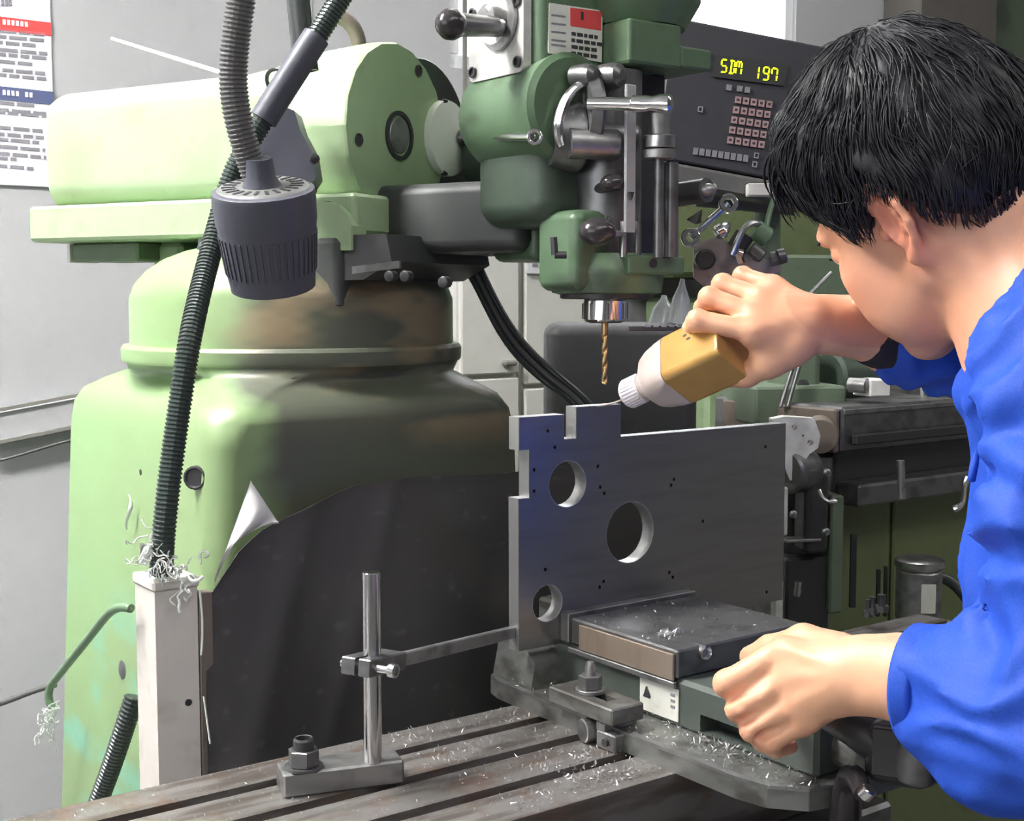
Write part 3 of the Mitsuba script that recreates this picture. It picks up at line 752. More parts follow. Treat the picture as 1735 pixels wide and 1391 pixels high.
# front end of the vise: nose of the screw with a square hole for the handle
nz_ = at(1500, 1262, 1.06)
ax = (YA * -1.0 + XA * .1); ax /= np.linalg.norm(ax)
add(MV + '__front_bearing', rb(.86, 1.01, .69, .735, TZ + .02, .985, .014, 4), 'vise_iron', 35, frame=TF)

# black cranked handle below the worker's sleeve
HD = 'table_crank'
h0, h1, h2 = at(1405, 1215, 1.07), at(1500, 1262, 1.035), at(1560, 1290, 1.02)
add(HD + '__arm', tube([h0, (h0 + h1) / 2 + Z * .002, h1], .02, 16, 18, True, [.012, .015, .018, .019]), 'black_iron', 40)
hubx = (h2 - h1) / np.linalg.norm(h2 - h1)
add(HD + '__hub', rb(-.028, .028, -.024, .024, -.030, .022, .014, 5), 'black_iron', 35, frame=(lambda m: (m.__setitem__((slice(0, 3), 3), at(1530, 1262, 1.035)), m)[1])(trimesh.transformations.rotation_matrix(math.radians(-25), [0, 0, 1])))
add(HD + '__socket', bx(-.013, .013, -.004, .004, -.022, .016, .001), 'black_iron', frame=(lambda m: (m.__setitem__((slice(0, 3), 3), at(1508, 1268, 1.004)), m)[1])(trimesh.transformations.rotation_matrix(math.radians(-25), [0, 0, 1])))
add(HD + '__collar', lathe([(-.026, .014), (-.022, .0165), (.016, .0165), (.020, .013)], at(1556, 1268, .998), Z, 24), 'steel_dark', 35)
g0, g1 = at(1442, 1318, 1.04), at(1432, 1395, 1.05)
add(HD + '__grip', tube([g1, g0, at(1462, 1345, 1.0)], .012, 14, 14, True, [.013, .011, .007]), 'knob_black', 40)
add(HD + '__ferrule', cyl(at(1462, 1350, .985), at(1474, 1336, .982), .006, 14, .001), 'chrome')
tag(HD, 'dark iron crank handle below the blue sleeve at the front of the vise', 'crank handle')
tag(MV, 'dark iron machine vise bolted to the slotted table and holding the plate', 'vise')

# strap clamp that holds the vise down, and its step block and bolt
SCK = 'strap_clamp'
fr = np.eye(4); fr[:3, 3] = (.793, .945, 0)
add(SCK + '__bar', cut(bx(-.020, .020, -.043, .052, TZ + .0255, TZ + .0415, .0015), bx(-.006, .006, -.02, .03, TZ, TZ + .06, .0005)), 'vise_iron', 25, frame=TF @ fr)
add(SCK + '__stud', lathe([(0, .0052), (.078, .0052), (.083, .0035)], (.0, .012, TZ - .012), (0, 0, 1.0), 14), 'steel_dull', frame=TF @ fr)
add(SCK + '__nut', hexa((0, .012, TZ + .0455), .0115, .013), 'steel_dark', False, frame=TF @ fr)
add(SCK + '__washer', cyl((0, .012, TZ + .0416), (0, .012, TZ + .0454), .0145, 24, .0005), 'steel_dull', frame=TF @ fr)
add(SCK + '__step_block', cat(bx(-.018, .018, -.045, -.018, TZ, TZ + .017, .0015), bx(-.018, .018, -.030, -.018, TZ + .0165, TZ + .0252, .001)), 'steel_dull', frame=TF @ fr)
add(SCK + '__step_block__screw', cyl((-.019, -.033, TZ + .008), (-.0205, -.033, TZ + .008), .004, 12), 'black_iron', frame=TF @ fr)
tag(SCK, 'short iron strap clamp with stud and nut holding down the left side of the vise', 'clamp')
# round end of a T-bolt lying at the corner
q = onz(1005, 1240, TZ + .009)
add('clamp_pad', lathe([(-.012, .010), (-.011, .0115), (.011, .0115), (.012, .010)], (q[0] + .0, q[1], TZ + .0116), (1.0, -.2, 0), 20), 'steel_dull', 30, 'short round steel pad lying on the table under the end of the strap clamp', 'steel pad', frame=TF)

# work stop: base with nut, post, clamp block and stop rod
WS = 'work_stop'
c0_, c1_ = onz(480, 1313, TZ + .021), onz(685, 1288, TZ + .021)
e = (c1_ - c0_); e[2] = 0; ln = np.linalg.norm(e); e /= ln; nn = np.array([-e[1], e[0], 0])
wf = np.eye(4); wf[:3, 0], wf[:3, 1], wf[:3, 3] = e, nn, (c0_[0], c0_[1], 0); wf = TF @ wf
add(WS + '__base', bx(0, ln, 0, .036, TZ, TZ + .021, .0018), 'steel_dull', 25, frame=wf, label='flat steel base bar')
q = onz(516, 1302, TZ + .021); qq = np.linalg.inv(wf[:3, :3]) @ ((q @ np.vstack([XA, YA, Z])) - wf[:3, 3]); bxn, byn = qq[0], min(max(qq[1], .012), .022)
add(WS + '__nut', cat(lathe([(0, .0165), (.002, .0165)], (bxn, byn, TZ + .0211), (0, 0, 1.0), 24), hexa((bxn, byn, TZ + .0232), .0135, .014)), 'steel_dark', False, frame=wf)
add(WS + '__stud', lathe([(0, .0088), (.053, .0088), (.055, .0075), (.0545, .0065), (.048, .006)], (bxn, byn, TZ - .008), (0, 0, 1.0), 20), 'black_iron', 30, frame=wf)
q = onz(632, 1289, TZ + .021); post = q
ztop = onv(633, 969, q[1])[2]
add(WS + '__post', lathe([(0, .0079), (ztop - TZ - .021, .0079), (ztop - TZ - .0202, .0072)], (q[0], q[1], TZ + .0205), (0, 0, 1.0), 28), 'chrome', 30, frame=TF, label='bright upright round post')
za = onv(632, 1123, q[1])[2]
endp = L(on_plane(866, 1076, YA * 1.062, YA)); endp = np.array([u_l - .001, 1.079, endp[2]])
ad = endp - np.array([q[0], q[1], za]); al = np.linalg.norm(ad[:2]); ad /= np.linalg.norm(ad); an = np.array([-ad[1], ad[0], 0]); an /= np.linalg.norm(an)
af = np.eye(4); af[:3, 0], af[:3, 1], af[:3, 2], af[:3, 3] = ad, an, np.cross(ad, an), (q[0], q[1], za); af = TF @ af
blk = cut(bx(-.024, .034, -.014, .016, -.008, .007, .0012), bx(-.030, -.006, -.002, .002, -.02, .02, .0003))
add(WS + '__clamp_block', blk, 'steel_dark', 25, frame=af)
reach = np.linalg.norm(endp - np.array([q[0], q[1], za]))
add(WS + '__stop_rod', bx(.014, reach - .004, -.0125, -.0055, -.006, .006, .001), 'steel_dull', 25, frame=af)
add(WS + '__clamp_screw', cat(cyl((-.016, -.03, -.0005), (-.016, .02, -.0005), .0032, 12), lathe([(0, .006), (.006, .006), (.0065, .0035), (.003, .003)], (-.016, -.028, -.0005), (0, -1.0, 0), 16)), 'steel', 30, frame=af)
add(WS + '__clamp_screw', lathe([(0, .0055), (.016, .0055), (.02, .004)], (.020, .0158, .001), (.8, .45, .05), 14), 'steel_dull', 30, frame=af)
tag(WS, 'steel work stop with an upright post and a rod reaching to the plate', 'work stop')

# rubber sheet hung over the column front
SV = 1.226
gu, gz = np.linspace(.512, 1.10, 60), np.linspace(.16, 1.0, 60)
tl = [onv(x, y, SV) for x, y in ((345, 1010), (365, 980), (400, 930), (440, 897), (470, 882), (520, 858), (600, 822), (700, 806), (860, 800))]
tu, tz_ = [q[0] for q in tl], [q[2] for q in tl]
V = []
for u in gu:
    zt0 = np.interp(u, tu, tz_) - .0
    for t in np.linspace(0, 1, 60):
        z = .16 + (zt0 - .16) * t
        w = .010 * math.sin(u * 21 + z * 3) + .012 * (meshkit.noise(np.array([u * 8 + z * 3, z * 2.2, 1.0])) - .5) * 2 + .010 * math.exp(-((u - .63 - (1.12 - z) * -.32) / .02) ** 2) + .006 * math.exp(-((u - .72 + (1.1 - z) * .3) / .014) ** 2)
        V.append((u, SV - .006 - w * (1 - .5 * t ** 6), z))
V = np.array(V).reshape(60, 60, 3)


def sheet(Vg, th):
    a, b = Vg.shape[:2]; i, j = np.meshgrid(np.arange(a - 1), np.arange(b - 1), indexing='ij'); k = i * b + j
    f = np.vstack([np.stack([k, k + b, k + b + 1], -1).reshape(-1, 3), np.stack([k, k + b + 1, k + 1], -1).reshape(-1, 3)])
    v = Vg.reshape(-1, 3); m = trimesh.Trimesh(v, f, process=False); nrm = m.vertex_normals
    e = np.concatenate([np.arange(b), np.arange(1, a) * b + b - 1, (a - 1) * b + np.arange(b - 2, -1, -1), np.arange(a - 2, 0, -1) * b])
    e2 = np.roll(e, -1); o_ = len(v)
    return trimesh.Trimesh(np.vstack([v, v - nrm * th]), np.vstack([f, f[:, ::-1] + o_, np.stack([e, e + o_, e2], 1), np.stack([e2, e + o_, e2 + o_], 1)]), process=False)


RS_ = 'rubber_sheet'
add(RS_ + '__sheet', sheet(V, .003), 'sheet_rubber', True, frame=TF)
# its turned-back corner shows the pale reverse side
fp = [L(at(x, y, d)) for x, y, d in ((365, 983, 1.270), (425, 815, 1.262), (470, 883, 1.275))]
ed = [L(at(x, y, d)) for x, y, d in ((363, 985, 1.268), (374, 953, 1.262), (396, 924, 1.258), (428, 900, 1.260), (472, 883, 1.272))]
ns = 14; Fg = []
ec = spline(ed, ns)[0]; tip = fp[1]; lo_ = [fp[0] * (1 - t) + fp[1] * t for t in np.linspace(0, 1, 10)]
for i in range(ns):
    s_ = i / (ns - 1)
    row = []
    top_ = fp[1] * (1 - s_ ** 1.5) + fp[2] * s_ ** 1.5
    if i == 0: top_ = fp[1]
    for t in np.linspace(0, 1, 10):
        p_ = ec[i] * (1 - t) + top_ * t
        p_ = p_ + np.array([0, -.014 * math.sin(math.pi * t) * math.sin(math.pi * min(1, s_ * 1.2)), 0])
        row.append(p_)
    Fg.append(row)
add(RS_ + '__folded_corner', sheet(np.array(Fg), .002), 'sheet_back', True, frame=TF, label='curled corner showing the pale back')
labels[RS_] = {'label': 'black rubber sheet hanging over the front of the green column behind the table', 'category': 'rubber sheet'}

# white trunking post with a lid at the left
TP = 'trunking_post'
p_ = L(at(262, 1004, 1.25)); zt2 = p_[2]
wu, wv = .043, .052
hol = sg.Polygon([(0, 0), (wu, 0), (wu, wv), (wu - .006, wv), (wu - .006, .003), (.003, .003), (.003, wv), (0, wv)])
add(TP + '__channel', ext(hol, np.array([p_[0], p_[1], .12]), np.array([1.0, 0, 0]), np.array([0, 1.0, 0]), zt2 - .12), 'post_white', 25, frame=TF)
add(TP + '__back', bx(p_[0] + .003, p_[0] + wu - .003, p_[1] + wv - .004, p_[1] + wv, .12, zt2 - .001, .0008), 'post_white', frame=TF)
add(TP + '__lid', bx(p_[0] - .002, p_[0] + wu + .002, p_[1] - .002, p_[1] + wv + .003, zt2 + .0003, zt2 + .011, .002), 'post_white', frame=TF)
q = L(on_plane(319, 1190, YA * p_[1], YA))
add(TP + '__screw', lathe([(-.001, .0035), (.001, .0035), (.0012, .002)], (q[0], p_[1], q[2]), (0, -1.0, 0), 10), 'black_iron', frame=TF)
add(TP + '__side_plate', bx(p_[0] + wu + .001, p_[0] + wu + .015, p_[1] - .002, p_[1] + .012, .3, zt2 - .006, .001), 'pipe_iron', frame=TF, label='brown steel edge beside the channel')
tag(TP, 'white steel trunking post with a flat lid standing left of the rubber sheet', 'post')


# tangles of plastic shreds and steel swarf
def tangle(c, rad, n, r, seed, squash=(1, 1, 1), droop=0):
    g = np.random.default_rng(seed); ms = []
    for _ in range(n):
        p = c + g.normal(0, rad * .45, 3) * squash; pts = [p]; d = g.normal(0, 1, 3)
        for _ in range(7):
            d = d + g.normal(0, .9, 3); d /= np.linalg.norm(d); p = p + d * rad * .28 * squash; p = p - Z * droop * rad; pts.append(p)
        ms.append(tube(pts, r * g.uniform(.7, 1.5), 16, 4))
    return cat(ms)


tp_top = np.array([p_[0] + .026, p_[1] + .012, zt2 + .02]) @ np.vstack([XA, YA, Z])
add('plastic_shreds', cat(tangle(at(262, 945, 1.245), .016, 22, .0006, 3, (1, 1, 1.2)), tangle(at(288, 972, 1.245), .012, 14, .0007, 4), hull([at(238, 920, 1.25), at(258, 922, 1.245), at(262, 945, 1.25), at(236, 956, 1.252), at(250, 935, 1.243), at(246, 960, 1.255)])), 'shred_white', True, 'tangle of pale plastic shreds caught on the hose above the white post', 'plastic shreds', kind='stuff')
add('plastic_shreds_001', cat(tangle(at(322, 984, 1.25), .014, 9, .0011, 5), tube([at(318, 975, 1.245), at(330, 985, 1.24), at(345, 976, 1.24)], .0018, 10, 5), tube([at(338, 1000, 1.25), at(343, 1060, 1.25), at(341, 1110, 1.25)], .0012, 12, 4), tube([at(345, 1180, 1.25), at(352, 1230, 1.25), at(356, 1260, 1.25)], .001, 12, 4)), 'shred_white', True, 'white shreds hanging at the right edge of the white post', 'plastic shreds', kind='stuff')
add('metal_swarf', cat(tangle(at(82, 1232, 1.45), .013, 20, .0006, 8, (.7, .7, 1.4)), tangle(at(86, 1205, 1.45), .01, 8, .0006, 18)), 'shred_white', True, 'little tangle of swarf hanging from the bent green rod at the left', 'metal swarf', kind='stuff')
add('plastic_shred', tube([at(218, 838, 1.505), at(221, 858, 1.50), at(216, 876, 1.503), at(215, 898, 1.51)], .002, 16, 5, True, [.0005, .003, .002, .0005]), 'shred_white', True, 'single pale curl stuck to the left side of the green column', 'plastic shred')
add('bent_rod', tube([at(222, 1031, 1.27), at(205, 1029, 1.28), at(188, 1036, 1.30), at(165, 1062, 1.34), at(125, 1112, 1.40), at(93, 1152, 1.45), at(83, 1172, 1.46), at(84, 1190, 1.46), at(96, 1200, 1.46)], .0044, 60, 12), 'handle_green', True, 'bent pale green rod sticking out left of the white post', 'rod')

# hoses
fl_pts = [(612, -70, 1.40), (560, 25, 1.39), (500, 118, 1.38), (440, 212, 1.38), (398, 290, 1.38), (372, 372, 1.37), (345, 472, 1.335), (322, 575, 1.29), (304, 690, 1.275), (287, 815, 1.26), (275, 935, 1.255), (273, 968, 1.262)]
hp2 = [at(*q) for q in fl_pts]
add('corrugated_hose', corrugated(hp2, .0115, .0042, .0014), 'hose_green', False, 'dark green corrugated hose running from the lamp arm down to the white post', 'hose')
add('corrugated_hose_001', corrugated([at(228, 1180, 1.32), at(212, 1230, 1.32), at(190, 1295, 1.33), at(150, 1400, 1.34)], .0105, .0042, .0014), 'hose_green', False, 'short dark green corrugated hose coming out low at the left of the white post', 'hose')

# work lamp: base bracket on the ram, gooseneck, shade with vents
WL = 'work_lamp'
lc = at(446, 322, 1.30); ldir = np.array([.03, .31, -.95]); ldir /= np.linalg.norm(ldir)
rs = 87 / F * 1.30
shade = lathe([(-.002, rs * .90), (.0, rs * .985), (.004, rs), (.030, rs * .985), (.034, rs * .965), (.084, rs * .865), (.092, rs * .84), (.098, rs * .83), (.097, rs * .80), (.06, rs * .8)], lc, ldir, 64)
add(WL + '__shade', shade, 'lamp_black', 35, label='dark blue grey metal shade')
add(WL + '__vent_cap', lathe([(-.0045, rs * .80), (-.0035, rs * .86), (-.0015, rs * .905)], lc, ldir, 48), 'lamp_grey', 30, label='grey vented top of the shade')
la = np.cross(ldir, [1.0, 0, 0]); la /= np.linalg.norm(la); lb = np.cross(ldir, la)
for k in range(22):
    th = 2 * math.pi * k / 22; d_ = math.cos(th) * la + math.sin(th) * lb; t_ = np.cross(ldir, d_)
    q = lc + d_ * rs * .66 - ldir * .0046
    add(WL + '__vent_cap__slot', hull([q + s1 * d_ * rs * .13 + s2 * t_ * .0016 + s3 * ldir * .0006 for s1 in (-1, 1) for s2 in (-1, 1) for s3 in (-1, 1)]), 'black_iron', False)
for k in range(44):
    th = 2 * math.pi * k / 44; d_ = math.cos(th) * la + math.sin(th) * lb; t_ = np.cross(ldir, d_)
    hu_ = []
    for h, r in ((.042, rs * .945), (.080, rs * .873)):
        q = lc + ldir * h + d_ * r
        hu_ += [q + s2 * t_ * .0014 + s3 * d_ * .0012 for s2 in (-1, 1) for s3 in (-1, 1)]
    add(WL + '__shade__rib', hull(hu_), 'lamp_black', False)
add(WL + '__bulb', lathe([(.05, .012), (.06, .02), (.075, .028), (.088, .026), (.095, .012)], lc, ldir, 28), 'white_paint', 40)
add(WL + '__gooseneck', corrugated([at(418, -90, 1.27), at(410, -10, 1.275), at(399, 70, 1.28), at(396, 150, 1.285), at(408, 220, 1.29), at(428, 285, 1.30), at(443, 330, 1.305)], .0137, .0042, .0013, 16), 'hose_grey', False, label='grey corrugated gooseneck')
add(WL + '__neck_socket', lathe([(-.028, .013), (-.01, .0145), (.001, .020), (.002, .014)], lc + ldir * -.003 - np.array([.001, 0, 0]), ldir, 24), 'lamp_black', 35)
br = [(441, 198), (470, 180), (496, 190), (506, 222), (526, 260), (532, 300), (524, 312), (440, 298), (436, 240)]
bd = 1.42
oo = at(480, 250, bd); poly = [((at(x, y, bd) - oo)[0], (at(x, y, bd) - oo)[2]) for x, y in br]
add(WL + '__bracket', ext(sg.Polygon(poly).buffer(.004).buffer(-.002), oo + np.array([0, .05, 0]), np.array([1.0, 0, 0]), Z, .05), 'lamp_black', 30)
add(WL + '__bracket__screw', lathe([(0, .007), (.010, .007), (.011, .005)], at(524, 322, 1.415), (0.3, -1, 0), 16), 'black_iron', 30)
add(WL + '__bracket__screw', lathe([(0, .005), (.008, .005), (.009, .003)], at(532, 270, 1.415), (0.3, -1, 0), 14), 'black_iron', 30)
add(WL + '__bracket__link', tube([at(446, 203, 1.38), at(470, 165, 1.381), at(500, 118, 1.382), at(536, 62, 1.386)], .0142, 14, 18), 'lamp_black', 30)
tag(WL, 'dark work lamp on a grey gooseneck in front of the ram', 'work lamp')
add('black_hose', tube([at(520, 120, 1.42), at(512, 60, 1.42), at(505, -10, 1.42), at(500, -80, 1.42)], .0125, 16, 14), 'hose_black', True, 'thick black hose rising behind the diagonal hose above the ram', 'hose')
add('wire_loop', tube([at(482, 122, 1.44), at(458, 120, 1.45), at(452, 132, 1.46), at(456, 148, 1.47), at(465, 162, 1.48)], .0022, 20, 7), 'black_iron', True, 'thin black wire loop on top of the ram behind the diagonal hose', 'wire')
add('steel_pipe', tube([at(556, 24, 1.66), at(575, 28, 1.665), at(595, 42, 1.67), at(606, 64, 1.675), at(608, 110, 1.68)], .0095, 24, 14), 'pipe_iron', True, 'bent rusty pipe rising behind the ram', 'pipe')
add('white_rod', cyl(at(190, 66, 1.78), at(405, 132, 1.60), .0026, 8), 'white_paint', True, 'thin white rod leaning against the ram in front of the grey wall', 'rod')
add('grey_wire', tube([at(-40, 788, 1.9), at(30, 772, 1.92), at(80, 757, 1.95), at(130, 744, 1.98)], .0022, 14, 6), 'hose_grey', True, 'thin grey wire above, running behind the left side of the column', 'wire')
add('grey_wire_001', tube([at(-40, 1202, 1.6), at(20, 1185, 1.6), at(60, 1170, 1.6), at(95, 1160, 1.6)], .0034, 14, 8), 'hose_grey', True, 'thin grey rod low at the left edge running to the bent green rod', 'wire')
for k, off in enumerate((-1, 0, 1)):
    o_ = off * 9
    add('power_cable', tube([at(806 + off * 9, 462 - off * 4, 1.66), at(830 + off * 7, 510 - off * 6, 1.66), at(872 + off * 8, 580 - off * 7, 1.66), at(930 + off * 8, 638 - off * 7, 1.66), at(972 + off * 8, 672 - off * 6, 1.64), at(1000 + off * 12, 705 - off * 4, 1.62), at(1015 + off * 14, 760, 1.6)], .0044, 36, 8), 'hose_black' if off != 0 else 'hose_grey', True,
        ['lowest of the three dark cables sagging behind the plate', 'middle, greyer of the three cables sagging behind the plate', 'topmost of the three dark cables sagging behind the plate'][k], 'cable', 'cables hanging from the ram saddle')

# metal chips on the table, the vise and the jaw
def chips(n, u0, u1, v0, v1, z, seed, size=.0022, clump=0.0):
    g = np.random.default_rng(seed); v, f = [], []
    t = np.array([[1, 0, 0], [-.6, .5, 0], [-.6, -.5, 0.], [0, 0, .7]])
    for i in range(n):
        s_ = size * g.uniform(.35, 1.5); R_ = trimesh.transformations.random_rotation_matrix(g.random(3))[:3, :3]
        c = np.array([g.uniform(u0, u1), g.uniform(v0, v1), z])
        if clump and g.random() < clump: c[:2] = [u0 + (u1 - u0) * (.5 + g.normal(0, .12)), v0 + (v1 - v0) * (.5 + g.normal(0, .12))]
        q = (t * s_ * [1.6, .8, .5]) @ R_.T; q[:, 2] -= q[:, 2].min() - .0001
        v.append(q + c); f.append(np.array([[0, 1, 2], [0, 3, 1], [1, 3, 2], [2, 3, 0]]) + 4 * i)
    return trimesh.Trimesh(np.vstack(v), np.vstack(f), process=False)


cm = []
for (v0, v1) in ((.836, .882), (.902, .947), (.967, 1.011), (1.031, 1.07)):
    cm.append(chips(200, .25, .785, v0, v1, TZ, int(v0 * 1000), .0009))
    cm.append(chips(130, .62, .785, v0, v1, TZ, int(v0 * 1000) + 1, .0014))
cm.append(chips(300, .70, .83, .845, .925, TZ, 91, .0016, .0))
add('metal_chips', cat(cm), 'chip_steel', False, 'bright metal chips scattered over the slotted table in front of the vise', 'metal chips', kind='stuff', frame=TF)
add('metal_chips_001', cat(chips(260, .79, .84, .70, .92, TZ + .0195, 92, .0014), chips(60, .79, .84, 1.0, 1.10, TZ + .0195, 93, .0018), chips(80, .81, .838, .79, .86, TZ + .0196, 97, .002)), 'chip_steel', False, 'metal chips lying on the rim of the vise base', 'metal chips', kind='stuff', frame=TF)
add('metal_chips_002', cat(chips(90, .845, 1.01, .892, 1.04, JZ + .0002, 94, .0012), chips(160, .845, .90, .915, .955, JZ + .0002, 95, .0016, .85)), 'chip_steel', False, 'metal chips on top of the sliding jaw beside the plate', 'metal chips', kind='stuff', frame=TF)

# ------------------------------------------------------------------ digital readout
DR = 'digital_readout'
dz = 1.74; th = math.radians(9.5); dyaw = math.radians(6)
ex = np.array([math.cos(th) * math.cos(dyaw), math.cos(th) * math.sin(dyaw), -math.sin(th)])
ny = np.cross(Z, ex); ny /= np.linalg.norm(ny); ez = np.cross(ex, ny)
dro_o = at(1250, 170, dz)
ez /= np.linalg.norm(ez)
NRM = -ny


def dp(x, y, lift=0.0):
    q = on_plane(x, y, dro_o + NRM * lift, NRM) - dro_o
    return np.array([q @ ex, q @ ez])


def dbox(key, x0, y0, x1, y1, mat, t=.002, lift=0.0, poly=None, **k):
    if poly is None:
        a, b = dp(x0, y0), dp(x1, y1)
        poly = rrect(min(a[0], b[0]), max(a[0], b[0]), min(a[1], b[1]), max(a[1], b[1]), .001, 2)
    add(key, ext(sg.Polygon(poly), dro_o + NRM * (lift), ex, ez, t) if False else ext(sg.Polygon(poly), dro_o + NRM * lift, ex, ez, -t if np.cross(ex, ez) @ NRM < 0 else t), mat, False, **k)


tl_, br_ = dp(1192, 48), dp(1302, 300)
fr_ = np.eye(4); fr_[:3, 0], fr_[:3, 1], fr_[:3, 2], fr_[:3, 3] = ex, -NRM, ez, dro_o
hw0, hw1 = dp(1125, 150)[0], dp(1395, 180)[0]; hz1, hz0 = dp(1262, 52)[1], dp(1235, 290)[1]
add(DR + '__case', rb(hw0, hw1, .0008, .06, hz0, hz1, .004, 3), 'readout_black', 35, frame=fr_)
add(DR + '__case__lip', rb(hw0, hw1, -.006, .06, hz0 - .030, hz0 - .002, .006, 3), 'hose_grey', 35, frame=fr_)
add(DR + '__arm', cyl(at(1180, 330, 1.8), at(1345, 345, 1.8), .016, 16), 'hose_grey', 35)
add(DR + '__arm__upright', cyl(at(1300, 330, 1.82), at(1300, 620, 1.82), .018, 16), 'grey_green', 35)
dbox(DR + '__screen', 1212, 92, 1330, 138, 'black_iron', .001, .0006, [dp(*q) for q in ((1212, 92), (1335, 108), (1328, 146), (1205, 130))])
LED = {'type': 'area', 'radiance': {'type': 'rgb', 'value': [1.1, 1.5, 0.03]}}
SEG = {'S': 'afgcd', '3': 'aefgcdx', 'M': 'fembc', '1': 'bc', '9': 'abcfgd', '7': 'abc', 'D': 'agcdbe'}


def glyph(ch, px, py, w, h):
    a = dp(px, py); ux = dp(px + w, py + w * .135) - a; uy = dp(px - h * .13, py + h) - a
    P_ = lambda x, y: a + ux * x + uy * y
    sg_ = {'a': (P_(0, 0), P_(1, 0)), 'b': (P_(1, 0), P_(1, .5)), 'c': (P_(1, .5), P_(1, 1)), 'd': (P_(0, 1), P_(1, 1)), 'e': (P_(0, .5), P_(0, 1)), 'f': (P_(0, 0), P_(0, .5)), 'g': (P_(0, .5), P_(1, .5)), 'm': (P_(.5, 0), P_(.5, .5)), 'x': (P_(.4, 0), P_(.4, 1))}
    out = []
    for s in {'S': 'afgcd', 'D': 'abcdx', 'M': 'afembc', '1': 'bc', '9': 'abcfgd', '7': 'abcf'}[ch]:
        p, q = sg_[s]; d_ = (q - p) / np.linalg.norm(q - p); n_ = np.array([-d_[1], d_[0]]) * .00105
        p, q = p + d_ * .0007, q - d_ * .0007
        out.append(sg.Polygon([p - n_, q - n_, q + n_, p + n_]))
    return so.unary_union(out)


for ch, x, y in (('S', 1223, 101), ('D', 1236, 103), ('M', 1248, 104.5), ('1', 1283, 113), ('9', 1294, 114), ('7', 1308, 116)):
    w = 9.0 if ch != '1' else 3
    g_ = glyph(ch, x, y, w, 21)
    parts = list(getattr(g_, 'geoms', [g_]))
    sgn = -1 if np.cross(ex, ez) @ NRM < 0 else 1
    add(DR + '__digit', cat([ext(q, dro_o + NRM * .0018, ex, ez, .0006 * sgn) for q in parts]), None, False, emitter=LED, label='glowing yellow green character' if ch == 'S' else None)
for r in range(5):
    for c_ in range(5):
        x, y = 1246 + c_ * 13.2 - r * 3.3, 163 + r * 17.0 + c_ * 1.9
        add(DR + '__key', ext(sg.Polygon([dp(x, y), dp(x + 10, y + 1.4), dp(x + 8.4, y + 13), dp(x - 1.6, y + 11.6)]), dro_o, ex, ez, .0016 * sgn), 'key_pink', False)
        add(DR + f'__key__print', ext(sg.Polygon([dp(x + 2.2, y + 4), dp(x + 6.6, y + 4.6), dp(x + 6, y + 8.6), dp(x + 1.6, y + 8)]), dro_o + NRM * .0016, ex, ez, .0004 * sgn), 'readout_black', False)
for x, y in ((1231, 143), (1249, 145), (1262, 147)):
    add(DR + '__key', ext(sg.Polygon([dp(x, y), dp(x + 9, y + 1.3), dp(x + 7.6, y + 11), dp(x - 1.4, y + 9.8)]), dro_o, ex, ez, .0016 * sgn), 'key_grey', False)
for i in range(9):
    x, y = 1175 + i * 10.6, 250 + i * 1.5
    add(DR + '__key', ext(sg.Polygon([dp(x, y), dp(x + 8.2, y + 1.1), dp(x + 6.6, y + 12.6), dp(x - 1.6, y + 11.5)]), dro_o, ex, ez, .0014 * sgn), 'key_grey', False)
for x, y in ((1278, 258), (1275, 273), (1183, 180), (1196, 88), (1193, 106)):
    a_ = [dp(x, y), dp(x + 8, y + 1.1), dp(x + 6.6, y + 11), dp(x - 1.4, y + 10)]
    add(DR + '__key', ext(sg.Polygon(a_, [list(np.array(a_) * .55 + np.mean(a_, axis=0) * .45)]), dro_o, ex, ez, .0014 * sgn), 'key_grey', False)
tag(DR, 'black digital readout with yellow green digits between machine head and worker', 'digital readout')

# ------------------------------------------------------------------ tool rack right of the head
TR = 'tool_holder'
oo = at(1215, 440, 1.56)
poly = [((at(x, y, 1.56) - oo)[0], (at(x, y, 1.56) - oo)[2]) for x, y in ((1175, 415), (1215, 400), (1262, 425), (1300, 440), (1330, 455), (1300, 470), (1240, 490), (1205, 495), (1175, 470))]
hole = [((at(x, y, 1.56) - oo)[0], (at(x, y, 1.56) - oo)[2]) for x, y in ((1178, 428), (1197, 432), (1196, 448), (1184, 448))]
add(TR + '__plate', ext(sg.Polygon(poly).buffer(-.003).buffer(.003).difference(sg.Polygon(hole)), oo + np.array([0, .006, 0]), np.array([1.0, 0, 0]), Z, .006), 'steel_dull', 25)
add(TR + '__stem', cyl(at(1235, 480, 1.585), at(1225, 620, 1.6), .010, 14), 'steel_dark')
add(TR + '__knob', lathe([(0, .012), (.016, .012), (.018, .009)], at(1192, 440, 1.555), (0, -1.0, 0), 18), 'black_iron', 30)
tag(TR, 'grey metal tool holder plate right of the machine head above the hand', 'tool holder')


def wrench(key, p, q, r, label):
    d_ = (q - p) / np.linalg.norm(q - p)
    add(key + '__shank', tube([p, q], r * .62, 2, 12, False), 'chrome', 30)
    for e_, s in ((p, -1), (q, 1)):
        n_ = np.array([0.0, -1.0, .15]); n_ -= d_ * (n_ @ d_); n_ /= np.linalg.norm(n_)
        add(key + '__ring', tri(man(cyl(e_ - n_ * r * .8, e_ + n_ * r * .8, r * 1.75, 20, .001)) - man(cyl(e_ - n_ * r * 2, e_ + n_ * r * 2, r * .95, 6))), 'chrome', 30)
    tag(key, label, 'wrench')


wrench('wrench', at(1170, 403, 1.50), at(1234, 345, 1.50), .0062, 'long chrome ring wrench lying across the tool holder')
add('chrome_wedge', hull([at(x, y, d) for x, y, d in ((1163, 372, 1.51), (1190, 354, 1.5), (1188, 378, 1.5), (1178, 380, 1.5), (1166, 376, 1.52), (1190, 356, 1.52), (1186, 379, 1.52))]), 'chrome', False, 'small bright metal wedge behind the long wrench', 'tool')


